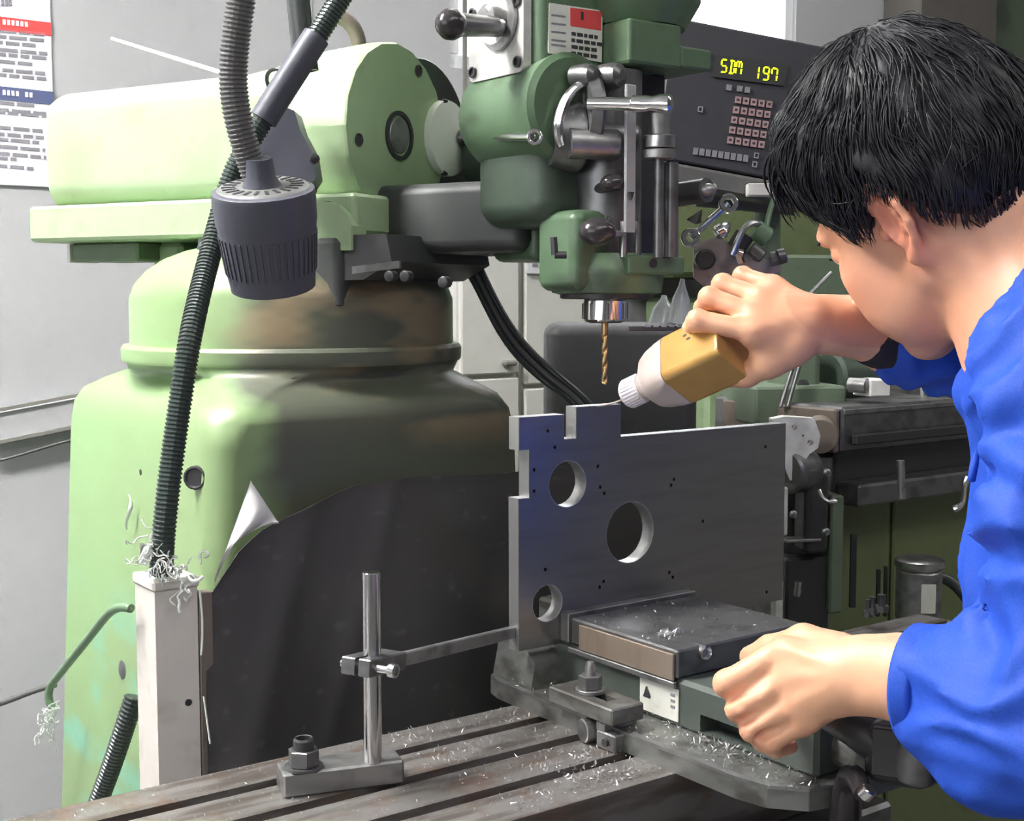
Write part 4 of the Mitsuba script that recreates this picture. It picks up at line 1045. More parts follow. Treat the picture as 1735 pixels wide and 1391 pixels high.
def toolbit(key, pts, r, mat, label, cat_='tool', head=None):
    add(key + '__shank', tube([at(*q) for q in pts], r, 12, 10, len(pts) > 2), mat, 30)
    if head:
        (x, y, d), hr, hl, ax_ = head
        add(key + '__head', lathe([(-hl, hr * .85), (-hl * .8, hr), (hl * .8, hr), (hl, hr * .8)], at(x, y, d), ax_, 16), mat, 30)
    tag(key, label, cat_)


toolbit('tool_bit', [(1212, 398, 1.52), (1222, 392, 1.52), (1230, 384, 1.53)], .0065, 'chrome', 'short bright tool with a flat head beside the long wrench', head=((1221, 392, 1.515), .009, .004, (1, 0, .7)))
toolbit('tool_bit_001', [(1240, 432, 1.515), (1250, 408, 1.515), (1262, 386, 1.52), (1276, 378, 1.53), (1290, 384, 1.54)], .0038, 'steel', 'bent steel hook key in the middle of the tool holder')
toolbit('tool_bit_002', [(1298, 388, 1.55), (1306, 352, 1.56), (1318, 320, 1.57)], .0032, 'handle_green', 'thin straight rod rising from the tool holder to the readout', head=((1290, 396, 1.545), .012, .010, (.8, .1, -.5)))
toolbit('tool_bit_003', [(1278, 432, 1.53), (1290, 436, 1.53)], .006, 'steel_dark', 'dark stubby drill chuck in the tool holder', head=((1282, 428, 1.525), .008, .009, (.8, 0, -.6)))
toolbit('tool_bit_004', [(1305, 440, 1.54), (1322, 436, 1.54)], .0085, 'steel_dark', 'dark socket at the right end of the tool holder', head=((1324, 434, 1.535), .009, .005, (1, 0, .3)))
toolbit('tool_bit_005', [(1250, 430, 1.53), (1256, 446, 1.53)], .005, 'chrome', 'small chrome bit at the front of the tool holder', head=((1254, 430, 1.53), .006, .003, (1, 0, -.2)))
toolbit('tool_bit_006', [(1262, 398, 1.55), (1248, 420, 1.55)], .012, 'black_iron', 'black thick tool shank behind the steel hook key')
add('knurled_knob', lathe([(-.006, .008), (-.004, .0095), (.004, .0095), (.006, .007)], at(1199, 320, 1.47), (.1, -1, .2), 18), 'steel', 30, 'round grey knob under the digital readout', 'knob')
add('square_stock', bx(-.016, .016, -.012, .012, -.008, .008, .0012), 'white_paint', 30, 'small white block below the digital readout', 'block', frame=trimesh.transformations.translation_matrix(at(1287, 322, 1.72)))
add('thin_rod', cyl(at(1408, 462, 1.62), at(1345, 525, 1.55), .0022, 8), 'steel', True, 'thin metal rod slanting between the hand and the face', 'rod')

# clear plastic nozzles hanging behind the chuck
def nozzle(key, x, y0, y1, d, w, label):
    a_, b_ = at(x, y0, d), at(x, y1, d); h = a_[2] - b_[2]
    pr = [(0, w), (h * .04, w), (h * .55, w * .72), (h * .85, w * .28), (h, w * .18)]
    add(key, lathe(pr, b_, (0.06, 0, 1.0), 24), 'clear_plastic', 35, label, 'nozzle', 'clear plastic nozzles')


M('clear_plastic', lin(214, 218, 218), 0.15, 0.0, 0.7)
nozzle('plastic_nozzle', 1151, 472, 548, 1.60, .0145, 'taller of the two clear plastic nozzles behind the chuck')
nozzle('plastic_nozzle_001', 1122, 500, 549, 1.62, .017, 'shorter of the two clear plastic nozzles behind the chuck')
labels['plastic_nozzle'].pop('group'); labels['plastic_nozzle_001'].pop('group')
add('rail_strip__bar', xf(bx(-.05, .05, -.01, .01, -.006, .0, .001), trimesh.transformations.translation_matrix(at(1135, 552, 1.62))), 'steel_dark')
for k in range(5):
    q = at(1098 + k * 13.5, 551.5, 1.607)
    add('rail_strip__stud', xf(bx(-.0035, .0035, -.002, .002, -.002, .002, .0005), trimesh.transformations.translation_matrix(q)), 'white_paint', False)
tag('rail_strip', 'dark strip with bright studs under the clear nozzles', 'rail')

# dark covered block behind the drill
q0, q1 = at(925, 560, 1.95), at(1185, 560, 1.95)
cvr = rb(q0[0], q1[0], 1.95, 2.12, .55, at(1000, 549, 1.95)[2], .022, 5)
v_ = cvr.vertices
M('cover_grey', green_fn(lin(66, 66, 68), lin(56, 56, 58), 6, .6), .55)
add('machine_cover', cvr, 'cover_grey', 40, 'dark grey covered block behind the drill bit and the bottle', 'machine cover')

# ------------------------------------------------------------------ second machine, behind the worker
M2 = 'milling_machine_001'
tag(M2, 'second, darker green machine tool behind the worker', 'milling machine')


def pbox(key, x0, y0, x1, y1, d, depth, mat, b=.004, rot=0.0, r=None, **k):
    """A solid box whose front spans these photo points at distance d; turned by rot about its centre."""
    a, c = at(x0, y0, d), at(x1, y1, d); w, h = c[0] - a[0], a[2] - c[2]
    m = (rb(-w / 2, w / 2, 0, depth, -h / 2, h / 2, r, 4) if r else bx(-w / 2, w / 2, 0, depth, -h / 2, h / 2, b))
    mt_ = trimesh.transformations.rotation_matrix(math.radians(rot), [0, 0, 1]); mt_[:3, 3] = (a + c) / 2
    return add(key, m, mat, 35, frame=mt_, **k)


c_ = L(at(1428, 690, 2.05)); zt3, zb3 = at(1428, 690, 2.05)[2], at(1428, 768, 2.05)[2]
add(M2 + '__table', bx(c_[0], c_[0] + .95, c_[1], c_[1] + .28, zb3, zt3, .004), 'steel_dark', 30, frame=TF)
add(M2 + '__table__end', bx(c_[0] - .012, c_[0] - .0005, c_[1] + .004, c_[1] + .25, zb3, zt3 - .003, .003), 'pipe_iron', frame=TF, label='brownish grey end plate of the table')
add(M2 + '__table__slot_strip', bx(c_[0], c_[0] + .95, c_[1] - .004, c_[1] - .0005, zt3 - .012, zt3 - .004, .001), 'steel_dull', frame=TF)
add(M2 + '__table__rail', bx(c_[0] + .02, c_[0] + .95, c_[1] - .012, c_[1] - .0005, zb3 + .012, zb3 + .028, .002), 'black_iron', frame=TF)
add(M2 + '__saddle', bx(c_[0] + .02, c_[0] + .8, c_[1] + .03, c_[1] + .26, zb3 - .09, zb3 - .001, .004), 'black_iron', frame=TF)
add(M2 + '__saddle__gib', bx(c_[0] + .02, c_[0] + .8, c_[1] - .02, c_[1] + .03, zb3 - .085, zb3 - .05, .004), 'steel_dark', frame=TF)
kz = at(1450, 815, 2.05)[2]
add(M2 + '__body', bx(c_[0] - .01, c_[0] + .9, c_[1] + .06, c_[1] + .5, 0, kz, .01), 'olive_paint', frame=TF)
add(M2 + '__body__panel', bx(c_[0] + .035, c_[0] + .19, c_[1] + .052, c_[1] + .0598, .3, kz - .02, .003), 'olive_paint', frame=TF)
add(M2 + '__body__panel', bx(c_[0] + .20, c_[0] + .5, c_[1] + .052, c_[1] + .0598, .3, kz - .02, .003), 'olive_paint', frame=TF)
for x0, x1, y0, y1 in ((1486, 1491, 965, 1045), (1499, 1503, 960, 1045), (1442, 1450, 905, 1030)):
    pbox(M2 + '__body__slot', x0, y0, x1, y1, 2.07, .006, 'black_iron', .001)
q = at(1551, 951, 2.07)
add(M2 + '__body__hole', lathe([(0, .005), (.002, .005)], q, -YA, 14), 'black_iron')
# column of the second machine behind readout
pbox(M2 + '__column', 1120, 300, 1470, 470, 2.75, .4, 'olive_paint', .01, 20)
pbox(M2 + '__cross_rail', 1245, 432, 1560, 510, 2.55, .15, 'grey_green', .006, 20)
pbox(M2 + '__lower_column', 1190, 505, 1330, 1000, 2.8, .3, 'green_paint', .01, 20)
pbox(M2 + '__apron', 1330, 500, 1700, 700, 2.9, .2, 'steel_dark', .01, 10)
# castings on its table
pbox(M2 + '__table_vise', 1275, 655, 1440, 720, 2.15, .16, 'grey_green', .004, 12)
pbox(M2 + '__headstock', 1335, 585, 1400, 678, 2.2, .09, 'grey_green', .004, 18, r=.02)
add(M2 + '__headstock__bore', lathe([(0, .0095), (.003, .0095), (.0035, .007)], at(1361, 652, 2.185), (-.2, -1, 0), 20), 'black_iron')
add(M2 + '__headstock__motor', lathe([(0, .04), (.006, .046), (.10, .046), (.106, .03)], at(1400, 640, 2.26), (.85, .5, 0), 28), 'green_dark', 30)
add(M2 + '__headstock__boss', lathe([(0, .012), (.03, .012), (.032, .009)], at(1440, 652, 2.14), (.7, -.6, 0), 20), 'steel_dull', 30)
for (xa, xb) in ((1322, 1350), (1334, 1360)):
    add(M2 + '__lever', cyl(at(xa, 690, 2.12), at(xb, 600, 2.14), .0035, 8), 'steel_dark')
pbox(M2 + '__tailstock', 1560, 612, 1612, 678, 2.3, .07, 'steel_dull', .004, 15)
pbox(M2 + '__tailstock', 1612, 635, 1650, 682, 2.28, .06, 'green_dark', .004, 15)
add(M2 + '__tailstock__knob', lathe([(0, .008), (.012, .008), (.014, .006)], at(1628, 662, 2.26), (0, -1, 0), 14), 'black_iron', 30)
add(M2 + '__post', lathe([(0, .006), (.075, .006)], at(1526, 655, 2.28), Z, 14), 'chrome', 30)
pbox('white_block', 1472, 643, 1512, 672, 2.12, .05, 'white_paint', .002, 20, label='bright white block on the table of the second machine', cat_='block')
# support casting and slide at the plate's right edge
oo = at(1350, 760, 1.98)
f2 = lambda pts: [((at(x, y, 1.98) - oo)[0], (at(x, y, 1.98) - oo)[2]) for x, y in pts]
brk = sg.Polygon(f2(((1310, 712), (1330, 708), (1378, 711), (1388, 738), (1384, 758), (1370, 768), (1362, 780), (1355, 802), (1340, 812), (1332, 790), (1322, 765), (1312, 740)))).buffer(.002)
for x, y, r in ((1346, 724, .004), (1373, 750, .0045), (1361, 738, .0016)):
    brk = brk.difference(sg.Point(f2([(x, y)])[0]).buffer(r))
add(M2 + '__bearing_bracket', ext(brk, oo + np.array([0, .025, 0]), np.array([1.0, 0, 0]), Z, .025), 'bright_plate', 25, label='pale bearing bracket with bolt holes')
add(M2 + '__bearing_bracket__hub', lathe([(0, .03), (.004, .034), (.05, .034)], at(1330, 800, 1.99), (.75, .65, 0), 28), 'steel_dark', 30)
add(M2 + '__bearing_bracket__boss', lathe([(0, .026), (.03, .03), (.04, .03)], at(1390, 740, 2.03), (.2, 1, 0), 24), 'pipe_iron', 30)
pbox(M2 + '__slide', 1326, 770, 1412, 1075, 2.06, .14, 'steel_dark', .006, 14)
pbox(M2 + '__slide__column', 1366, 790, 1408, 940, 2.0, .05, 'black_iron', .004, 14, r=.012)
pbox(M2 + '__slide__lower', 1330, 945, 1408, 1080, 2.02, .05, 'black_iron', .004, 14)
pbox(M2 + '__slide__strip', 1319, 826, 1335, 908, 1.97, .02, 'bright_plate', .002, 8, label='pale vertical strip right of the plate')
pbox(M2 + '__slide__strip', 1313, 985, 1327, 1062, 1.97, .02, 'bright_plate', .002, 8)
pbox(M2 + '__slide__seam', 1330, 914, 1395, 919, 1.99, .03, 'steel_dull', .001, 14)
pbox(M2 + '__slide__guide', 1408, 840, 1428, 1040, 2.02, .05, 'grey_green', .003, 14)
for x, y in ((1400, 900), (1412, 850), (1345, 870), (1352, 1000), (1402, 800)):
    add(M2 + '__slide__screw', lathe([(0, .006), (.008, .006), (.009, .004)], at(x, y, 1.985), (-.3, -1, 0), 12), 'steel', 30)
add(M2 + '__slide__handle', cat(tube([at(1388, 830, 1.96), at(1400, 848, 1.95), at(1418, 850, 1.95)], .003, 10, 8), cyl(at(1353, 985, 1.97), at(1350, 1010, 1.97), .005, 10)), 'steel', 30)
# chrome clamp lever and hose at the right
add(M2 + '__clamp_lever', tube([at(1617, 862, 1.98), at(1628, 855, 1.975), at(1634, 828, 1.97), at(1640, 808, 1.97)], .004, 14, 10, True, [.006, .0045, .004, .006]), 'chrome', 30)
add(M2 + '__hanging_rod', cyl(at(1526, 780, 2.0), at(1528, 845, 2.0), .006, 12), 'steel_dull')
# coolant pot with a strap below
PB = 'coolant_pot'
q = at(1555, 1050, 1.98)
add(PB + '__body', lathe([(0, .030), (.004, .034), (.075, .034), (.08, .030)], q, Z, 32), 'steel_dull', 30)
add(PB + '__lid', lathe([(.08, .034), (.084, .037), (.092, .037), (.096, .03)], q, Z, 32), 'steel', 30)
add(PB + '__label', lathe([(.02, .0345), (.06, .0345)], q, Z, 32) if False else xf(bx(-.011, .011, -.001, .001, -.022, .022, .0005), trimesh.transformations.translation_matrix(q + np.array([.004, -.0352, .04]))), 'label_paper')
add(PB + '__hose', tube([at(1580, 978, 2.03), at(1610, 985, 2.03), at(1635, 1010, 2.02), at(1655, 1032, 2.0), at(1690, 1025, 1.98)], .009, 24, 12), 'hose_black', True)
tag(PB, 'small metal coolant pot with a black hose before the green panel', 'coolant pot')
for x, y, r in ((1478, 1040, .008), (1493, 1036, .010), (1470, 1045, .006)):
    add('loose_bolt', cat(lathe([(0, r), (.008, r)], at(x, y, 1.66), Z, 6), lathe([(.008, r * .5), (.022, r * .5)], at(x, y, 1.66), Z, 10)), 'steel_dark', 30, None, None)
for i, k in enumerate([k for k in scene if k.startswith('loose_bolt')]):
    tag(k, ['middle of the three dark bolts standing at the far end of the table', 'rightmost and largest of the three dark bolts at the far end of the table', 'leftmost and smallest of the three dark bolts at the far end of the table'][i], 'bolt', 'bolts at the far end of the table')

# ================================================================== the worker
class Sdf:
    """A smooth solid: tapered capsules and ellipsoids joined (or cut) one after another with a blend radius."""
    def __init__(self): self.ops, self.act = [], None
    def cull(self, c=None, far=0.0):                                    # keep only what can matter within far of c
        self.act = None if c is None else [o for o in self.ops if np.linalg.norm(c - o[1]) - o[2] < far + o[3] + (.03 if o[4] else 0)]
    def cap(self, a, b, ra, rb=None, k=.008, sub=False):
        a, b = np.asarray(a, float), np.asarray(b, float); rb = ra if rb is None else rb
        ab = b - a; l2 = max(ab @ ab, 1e-12)
        def f(p):
            t = np.clip((p - a) @ ab / l2, 0, 1)
            return np.linalg.norm(p - a - t[:, None] * ab, axis=1) - (ra + (rb - ra) * t)
        self.ops.append((f, (a + b) / 2, np.sqrt(l2) / 2 + max(ra, rb), k, sub)); return self
    def ell(self, c, r, R=np.eye(3), k=.008, sub=False):
        c, r = np.asarray(c, float), np.asarray(r, float); R = np.asarray(R)
        def f(p):
            q = (p - c) @ R.T; k0 = np.linalg.norm(q / r, axis=1); k1 = np.linalg.norm(q / r ** 2, axis=1)
            return k0 * (k0 - 1) / np.maximum(k1, 1e-9)
        self.ops.append((f, c, r.max(), k, sub)); return self
    def chain(self, pts, rs, k=.008):
        for (a, b), (ra, rb) in zip(zip(pts[:-1], pts[1:]), zip(rs[:-1], rs[1:])): self.cap(a, b, ra, rb, k)
        return self
    def __call__(self, p):
        d = np.full(len(p), 9.0)
        for f, c, R, k, sub in (self.ops if self.act is None else self.act):
            lb = np.linalg.norm(p - c, axis=1) - R
            if sub:
                m = lb < k + .02
                e = -f(p[m]); dm = d[m]; h = np.clip(.5 - .5 * (dm - e) / k, 0, 1); d[m] = dm + (e - dm) * h + k * h * (1 - h)
            else:
                m = lb < d + k
                e = f(p[m]); dm = d[m]; h = np.clip(.5 + .5 * (dm - e) / k, 0, 1); d[m] = dm + (e - dm) * h - k * h * (1 - h)
        return d


def surface(f, lo, hi, h, n=8, solids=()):
    """Surface nets on blocks of n cells, only where the surface passes."""
    lo, hi = np.asarray(lo, float), np.asarray(hi, float); s = h * n
    dims = np.ceil((hi - lo) / s).astype(int) + 1
    ix = np.stack(np.meshgrid(*[np.arange(q) for q in dims], indexing='ij'), -1).reshape(-1, 3)
    near = []
    for part in np.array_split(ix, max(1, len(ix) // 200000)):
        near.append(part[np.abs(f(lo + (part + .5) * s)) < s * 1.25])
    ix = np.vstack(near); grp = ix // 2; ix = ix[np.lexsort((grp[:, 2], grp[:, 1], grp[:, 0]))]; grp = ix // 2
    cuts = np.r_[0, np.nonzero(np.any(np.diff(grp, axis=0) != 0, axis=1))[0] + 1, len(ix)]
    off = np.stack(np.meshgrid(*[np.arange(n + 1)] * 3, indexing='ij'), -1).reshape(-1, 3)
    keys, pos, sgn = [], [], []
    base = np.int64(1) << 20
    kk = lambda c: (c[..., 0].astype(np.int64) * base + c[..., 1]) * base + c[..., 2]
    for i0, i1 in zip(cuts[:-1], cuts[1:]):
        part = ix[i0:i1]
        for q in solids:
            q.cull(lo + (grp[i0] + .5) * 2 * s, s * 4.2)
        g = part[:, None] * n + off[None]
        v = f((lo + g.reshape(-1, 3) * h)).reshape(len(part), n + 1, n + 1, n + 1)
        c8 = np.stack([v[:, a:n + a, b:n + b, c:n + c] for a in (0, 1) for b in (0, 1) for c in (0, 1)], -1)
        ins = c8 < 0; act = ins.any(-1) & ~ins.all(-1)
        b_, i, j, k = np.nonzero(act); val = c8[b_, i, j, k]; cell = part[b_] * n + np.stack([i, j, k], 1)
        acc, cnt = np.zeros((len(val), 3)), np.zeros((len(val), 1)); cor = np.array([[a, b, c] for a in (0, 1) for b in (0, 1) for c in (0, 1)], float)
        for x in range(8):
            for y in range(x + 1, 8):
                if np.abs(cor[x] - cor[y]).sum() == 1:
                    m = (val[:, x] < 0) != (val[:, y] < 0); t = np.where(m, val[:, x] / np.where(m, val[:, x] - val[:, y], 1), 0)[:, None]
                    acc += m[:, None] * (cor[x] + t * (cor[y] - cor[x])); cnt += m[:, None]
        keys.append(kk(cell)); pos.append(lo + (cell + acc / cnt) * h); sgn.append(np.column_stack([val[:, 0] < 0, val[:, 4] < 0, val[:, 2] < 0, val[:, 1] < 0]))
    for q in solids:
        q.cull()
    keys, pos, sgn = np.concatenate(keys), np.vstack(pos), np.vstack(sgn)
    o = np.argsort(keys); keys, pos, sgn = keys[o], pos[o], sgn[o]
    F_ = []
    step = np.array([base * base, base, 1])
    for a in range(3):
        b, c = (a + 1) % 3, (a + 2) % 3
        m = np.nonzero(sgn[:, 0] != sgn[:, 1 + a])[0]
        q = [keys[m], keys[m] - step[b], keys[m] - step[b] - step[c], keys[m] - step[c]]
        id_ = [np.clip(np.searchsorted(keys, x), 0, len(keys) - 1) for x in q]
        ok = np.all([keys[i_] == x for i_, x in zip(id_, q)], axis=0)
        quad = np.stack(id_, 1)[ok]; fl_ = sgn[m][ok][:, 0]
        quad = np.where(fl_[:, None], quad, quad[:, ::-1])
        F_.append(np.vstack([quad[:, [0, 1, 2]], quad[:, [0, 2, 3]]]))
    m = trimesh.Trimesh(pos, np.vstack(F_), process=False)
    return m


def taubin(m, n=8):
    from scipy.sparse import coo_matrix, diags
    e = m.edges_unique; e = np.vstack([e, e[:, ::-1]]); nv = len(m.vertices)
    w = coo_matrix((np.ones(len(e)), (e[:, 0], e[:, 1])), (nv, nv)).tocsr(); w = diags(1 / np.maximum(np.asarray(w.sum(1)).ravel(), 1)) @ w
    v = np.array(m.vertices)
    for _ in range(n):
        v = v + .5 * (w @ v - v); v = v - .52 * (w @ v - v)
    return trimesh.Trimesh(v, m.faces, process=False)


HF_, HL_, HU_ = np.array([-0.45196, 0.75557, -0.47419]), np.array([-0.69707, -0.63084, -0.34078]), np.array([-0.55662, 0.17653, 0.81180])
HO = np.array([0.3672, 1.1679, 1.4298]); HR = np.vstack([HF_, HL_, HU_])
hd = lambda f, l, u: HO + f * HF_ + l * HL_ + u * HU_
S = Sdf()
# skull, face, jaw
S.ell(hd(-.004, 0, .045), (.096, .075, .086), HR, .01)
S.ell(hd(.038, 0, -.025), (.058, .060, .085), HR, .02)
for s in (-1, 1):
    S.cap(hd(.005, s * .052, -.045), hd(.074, s * .022, -.094), .019, .019, .02)
    S.ell(hd(.060, s * .046, -.012), (.026, .020, .022), HR, .018)
for s in (-1, 1):
    S.ell(hd(.058, s * .043, -.048), (.034, .026, .042), HR, .02)
S.ell(hd(.084, 0, -.100), (.018, .020, .017), HR, .016)
S.cap(hd(.086, -.034, .030), hd(.086, .034, .030), .011, .011, .014)
for s in (-1, 1):
    S.ell(hd(.099, s * .031, .010), (.013, .017, .011), HR, .010, True)
    S.ell(hd(.082, s * .031, .011), (.0125, .0135, .0125), HR, .003)
    S.cap(hd(.091, s * .022, .0135), hd(.088, s * .041, .013), .0032, .0028, .003)
    S.cap(hd(.0905, s * .022, .007), hd(.087, s * .041, .008), .0028, .0026, .003)
S.cap(hd(.090, 0, .016), hd(.112, 0, -.030), .0075, .011, .009)
for s in (-1, 1):
    S.ell(hd(.103, s * .0115, -.034), (.011, .0075, .0075), HR, .005)
S.ell(hd(.095, 0, -.060), (.010, .024, .012), HR, .010)
S.cap(hd(.1005, -.016, -.0585), hd(.1005, .016, -.0585), .0048, .0048, .004)
S.cap(hd(.0990, -.014, -.0685), hd(.0990, .014, -.0685), .0055, .0055, .004)
# ears: bowl, rim, lobe, tragus
for s in (-1, 1):
    e_ = lambda f, l, u, s=s: hd(f, s * l, u)
    a_ = math.radians(24)
    er = np.vstack([math.cos(a_) * HF_ + s * math.sin(a_) * HL_, -s * math.sin(a_) * HF_ + math.cos(a_) * HL_, HU_])
    S.ell(e_(-.016, .078, .002), (.0165, .0075, .030), er, .007)
    S.ell(e_(-.012, .0865, .002), (.0115, .0070, .020), er, .004, True)
    rim = [(.000, .078, .016), (-.004, .082, .029), (-.016, .0865, .0355), (-.029, .090, .028), (-.034, .092, .012), (-.032, .0905, -.006), (-.024, .086, -.020), (-.014, .081, -.030)]
    S.chain([e_(*q) for q in rim], [.0032, .0040, .0044, .0044, .0042, .004, .004, .0055], .003)
    S.chain([e_(*q) for q in [(-.018, .083, .022), (-.024, .0865, .008), (-.022, .085, -.008), (-.012, .081, -.018)]], [.003, .0033, .0033, .003], .003)
    S.ell(e_(-.010, .078, -.031), (.0085, .0055, .0095), er, .004)
    S.ell(e_(.004, .076, -.002), (.0055, .0055, .0085), HR, .004)
# neck into the torso
NB = at(1790, 560, 1.10)
S.cap(hd(-.030, 0, -.02), NB, .056, .052, .03)
S.cap(hd(-.052, 0, -.0), NB + np.array([.02, 0, .03]), .046, .060, .03)
for s in (-1, 1):
    S.cap(hd(-.022, s * .058, -.04), NB + np.array([-.025, 0, -.02]), .014, .012, .02)
HIP = np.array([.66, .93, .93])
SHL, SHR = at(1850, 640, .985), np.array([.56, 1.24, 1.37])
S.cap(NB + np.array([.02, -.01, -.02]), HIP, .085, .11, .05)
S.cap(NB, SHL, .055, .05, .04); S.cap(NB, SHR, .055, .05, .04)
# left arm and hand (resting on the front of the vise)
ELB, WRL = at(1905, 1215, .89), at(1478, 1142, 1.005)
S.cap(SHL, ELB, .048, .040, .02); S.cap(ELB, WRL + (ELB - WRL) * .25, .042, .031, .02)
S.cap(WRL + (ELB - WRL) * .25, WRL, .031, .0245, .02)
wl1 = at(1490, 1128, 1.0); wl2 = at(1480, 1160, 1.0)
S.cap(at(1515, 1125, .99), at(1425, 1120, 1.02), .0215, .019, .015); S.cap(at(1515, 1165, .985), at(1430, 1170, 1.015), .020, .019, .015)


def hand(S, wrist, mcps, fingers, rs, thumb, trs, palm_r, tuck):
    for i, m in enumerate(mcps):
        S.cap(wrist + (m - wrist) * .02, m, palm_r * 1.05, rs[i] * 1.16, .012)
        S.cap(wrist + (m - wrist) * .35 + tuck, m + tuck * .8, palm_r * .8, rs[i] * 1.0, .012)
    for a, b in zip(mcps[:-1], mcps[1:]):
        S.cap(a + (wrist - a) * .10, b + (wrist - b) * .10, rs[0] * 1.0, rs[0] * 1.0, .008)
    for i, fg in enumerate(fingers):
        p = [mcps[i]] + fg; r = rs[i]
        for (a, b), (ra, rb_) in zip(zip(p[:-1], p[1:]), ((r * 1.06, r * 1.0), (r * .98, r * .90), (r * .90, r * .80))):
            S.cap(a, b, ra, rb_, .0035)
        S.ell(p[1], (r * 1.08,) * 3, k=.004)
    for (a, b), (ra, rb_) in zip(zip(thumb[:-1], thumb[1:]), zip(trs[:-1], trs[1:])):
        S.cap(a, b, ra, rb_, .006)


LM = [at(1327, 1103, 1.040), at(1332, 1150, 1.032), at(1343, 1192, 1.028), at(1356, 1226, 1.028)]
LFG = [[at(1232, 1158, 1.045), at(1252, 1182, 1.075), at(1282, 1188, 1.082)],
       [at(1252, 1201, 1.035), at(1268, 1222, 1.066), at(1298, 1224, 1.075)],
       [at(1275, 1236, 1.030), at(1292, 1256, 1.060), at(1320, 1256, 1.068)],
       [at(1304, 1256, 1.030), at(1314, 1268, 1.054), at(1338, 1264, 1.062)]]
LTH = [at(1425, 1105, 1.035), at(1362, 1086, 1.062), at(1305, 1098, 1.085), at(1270, 1112, 1.098)]
hand(S, at(1440, 1142, 1.012), LM, LFG, [.0104, .0100, .0094, .0086], LTH, [.016, .0135, .0105, .0088], .0185, np.array([.008, .016, -.006]))
for a, b in (((1236, 1184, 1.034), (1296, 1158, 1.026)), ((1256, 1222, 1.027), (1312, 1198, 1.018)), ((1284, 1247, 1.024), (1336, 1228, 1.018))):   # the gaps between the bent fingers
    S.cap(at(*a), at(*b), .0042, .0016, .004, True)
for i in range(3):                                                      # tendons and veins on the back of the hand
    S.cap(LM[i] + (at(1440, 1142, .995) - LM[i]) * .1 + np.array([0, -.0085, .004]), LM[i] + (at(1440, 1142, .995) - LM[i]) * .75 + np.array([0, -.0095, .003]), .0035, .0018, .005)
# right arm and hand holding the oil bottle
WRR = at(1402, 548, 1.262); ELR = np.array([.565, 1.40, 1.27])
S.cap(SHR, ELR, .048, .042, .02); S.cap(ELR, WRR + (ELR - WRR) * .3, .042, .034, .02); S.cap(WRR + (ELR - WRR) * .3, WRR, .034, .0235, .02)
S.cap(at(1470, 542, 1.285), at(1392, 534, 1.27), .022, .019, .012); S.cap(at(1470, 556, 1.285), at(1392, 566, 1.262), .022, .019, .012)
RM = [at(1272, 560, 1.242), at(1273, 530, 1.254), at(1287, 503, 1.268), at(1307, 483, 1.285)]
RFG = [[at(1182, 543, 1.255), at(1172, 556, 1.285), at(1190, 576, 1.305)],
       [at(1202, 504, 1.270), at(1190, 522, 1.300), at(1205, 550, 1.315)],
       [at(1224, 481, 1.290), at(1210, 500, 1.318), at(1222, 528, 1.330)],
       [at(1258, 467, 1.308), at(1245, 482, 1.332), at(1252, 505, 1.342)]]
RTH = [at(1352, 582, 1.252), at(1308, 612, 1.256), at(1265, 636, 1.268), at(1236, 640, 1.285)]
hand(S, at(1368, 545, 1.258), RM, RFG, [.0100, .0098, .0094, .0086], RTH, [.017, .0135, .0110, .0098], .0185, np.array([.004, .016, 0.0]))
S.cap(at(1345, 578, 1.255), at(1285, 572, 1.250), .016, .012, .014)
S.cap(at(1335, 590, 1.255), at(1300, 608, 1.256), .015, .013, .014)
lo_ = np.array([.10, .78, .80]); hi_ = np.array([.80, 1.52, 1.62])
bm = surface(S, lo_, hi_, .0029, solids=[S])
bm = taubin(bm, 3)
V = bm.vertices
col = np.tile(np.array(lin(226, 172, 138)), (len(V), 1))


def blush(pts, rad, c, amt):
    global col
    for p in pts:
        w = np.exp(-((V - p) ** 2).sum(1) / rad ** 2)[:, None] * amt
        col = col * (1 - w) + np.array(c) * w


pk = lin(214, 128, 104)
hloc = (V - HO) @ HR.T; inhead = np.linalg.norm(V - HO, axis=1) < .16
w_ = (inhead * .45)[:, None]; col = col * (1 - w_) + np.array(lin(205, 140, 112)) * w_
blush([hd(-.012, s * .08, u) for s in (-1, 1) for u in (-.02, .0, .02)], .024, lin(206, 122, 100), .5)
blush([hd(.07, .05, -.03), hd(.07, -.05, -.03)], .03, lin(214, 132, 108), .45)
blush([hd(.10, y, -.064) for y in (-.012, 0, .012)], .009, lin(176, 92, 84), .8)
blush(LM + [f[0] for f in LFG] + [f[0] for f in RFG] + RM, .011, pk, .4)
blush([f[-1] for f in LFG + RFG] + [LTH[-1], RTH[-1]], .012, pk, .55)
mot = meshkit.fbm(V * 60, 3, 5)[:, None]; col = col * (.90 + .2 * mot)
M('skin', {'type': 'mesh_attribute', 'name': 'vertex_color'}, 0.46, 0.0, 0.45, sheen=0.15)
PK = 'person'
add(PK + '__body', bm, 'skin', True, color=col)
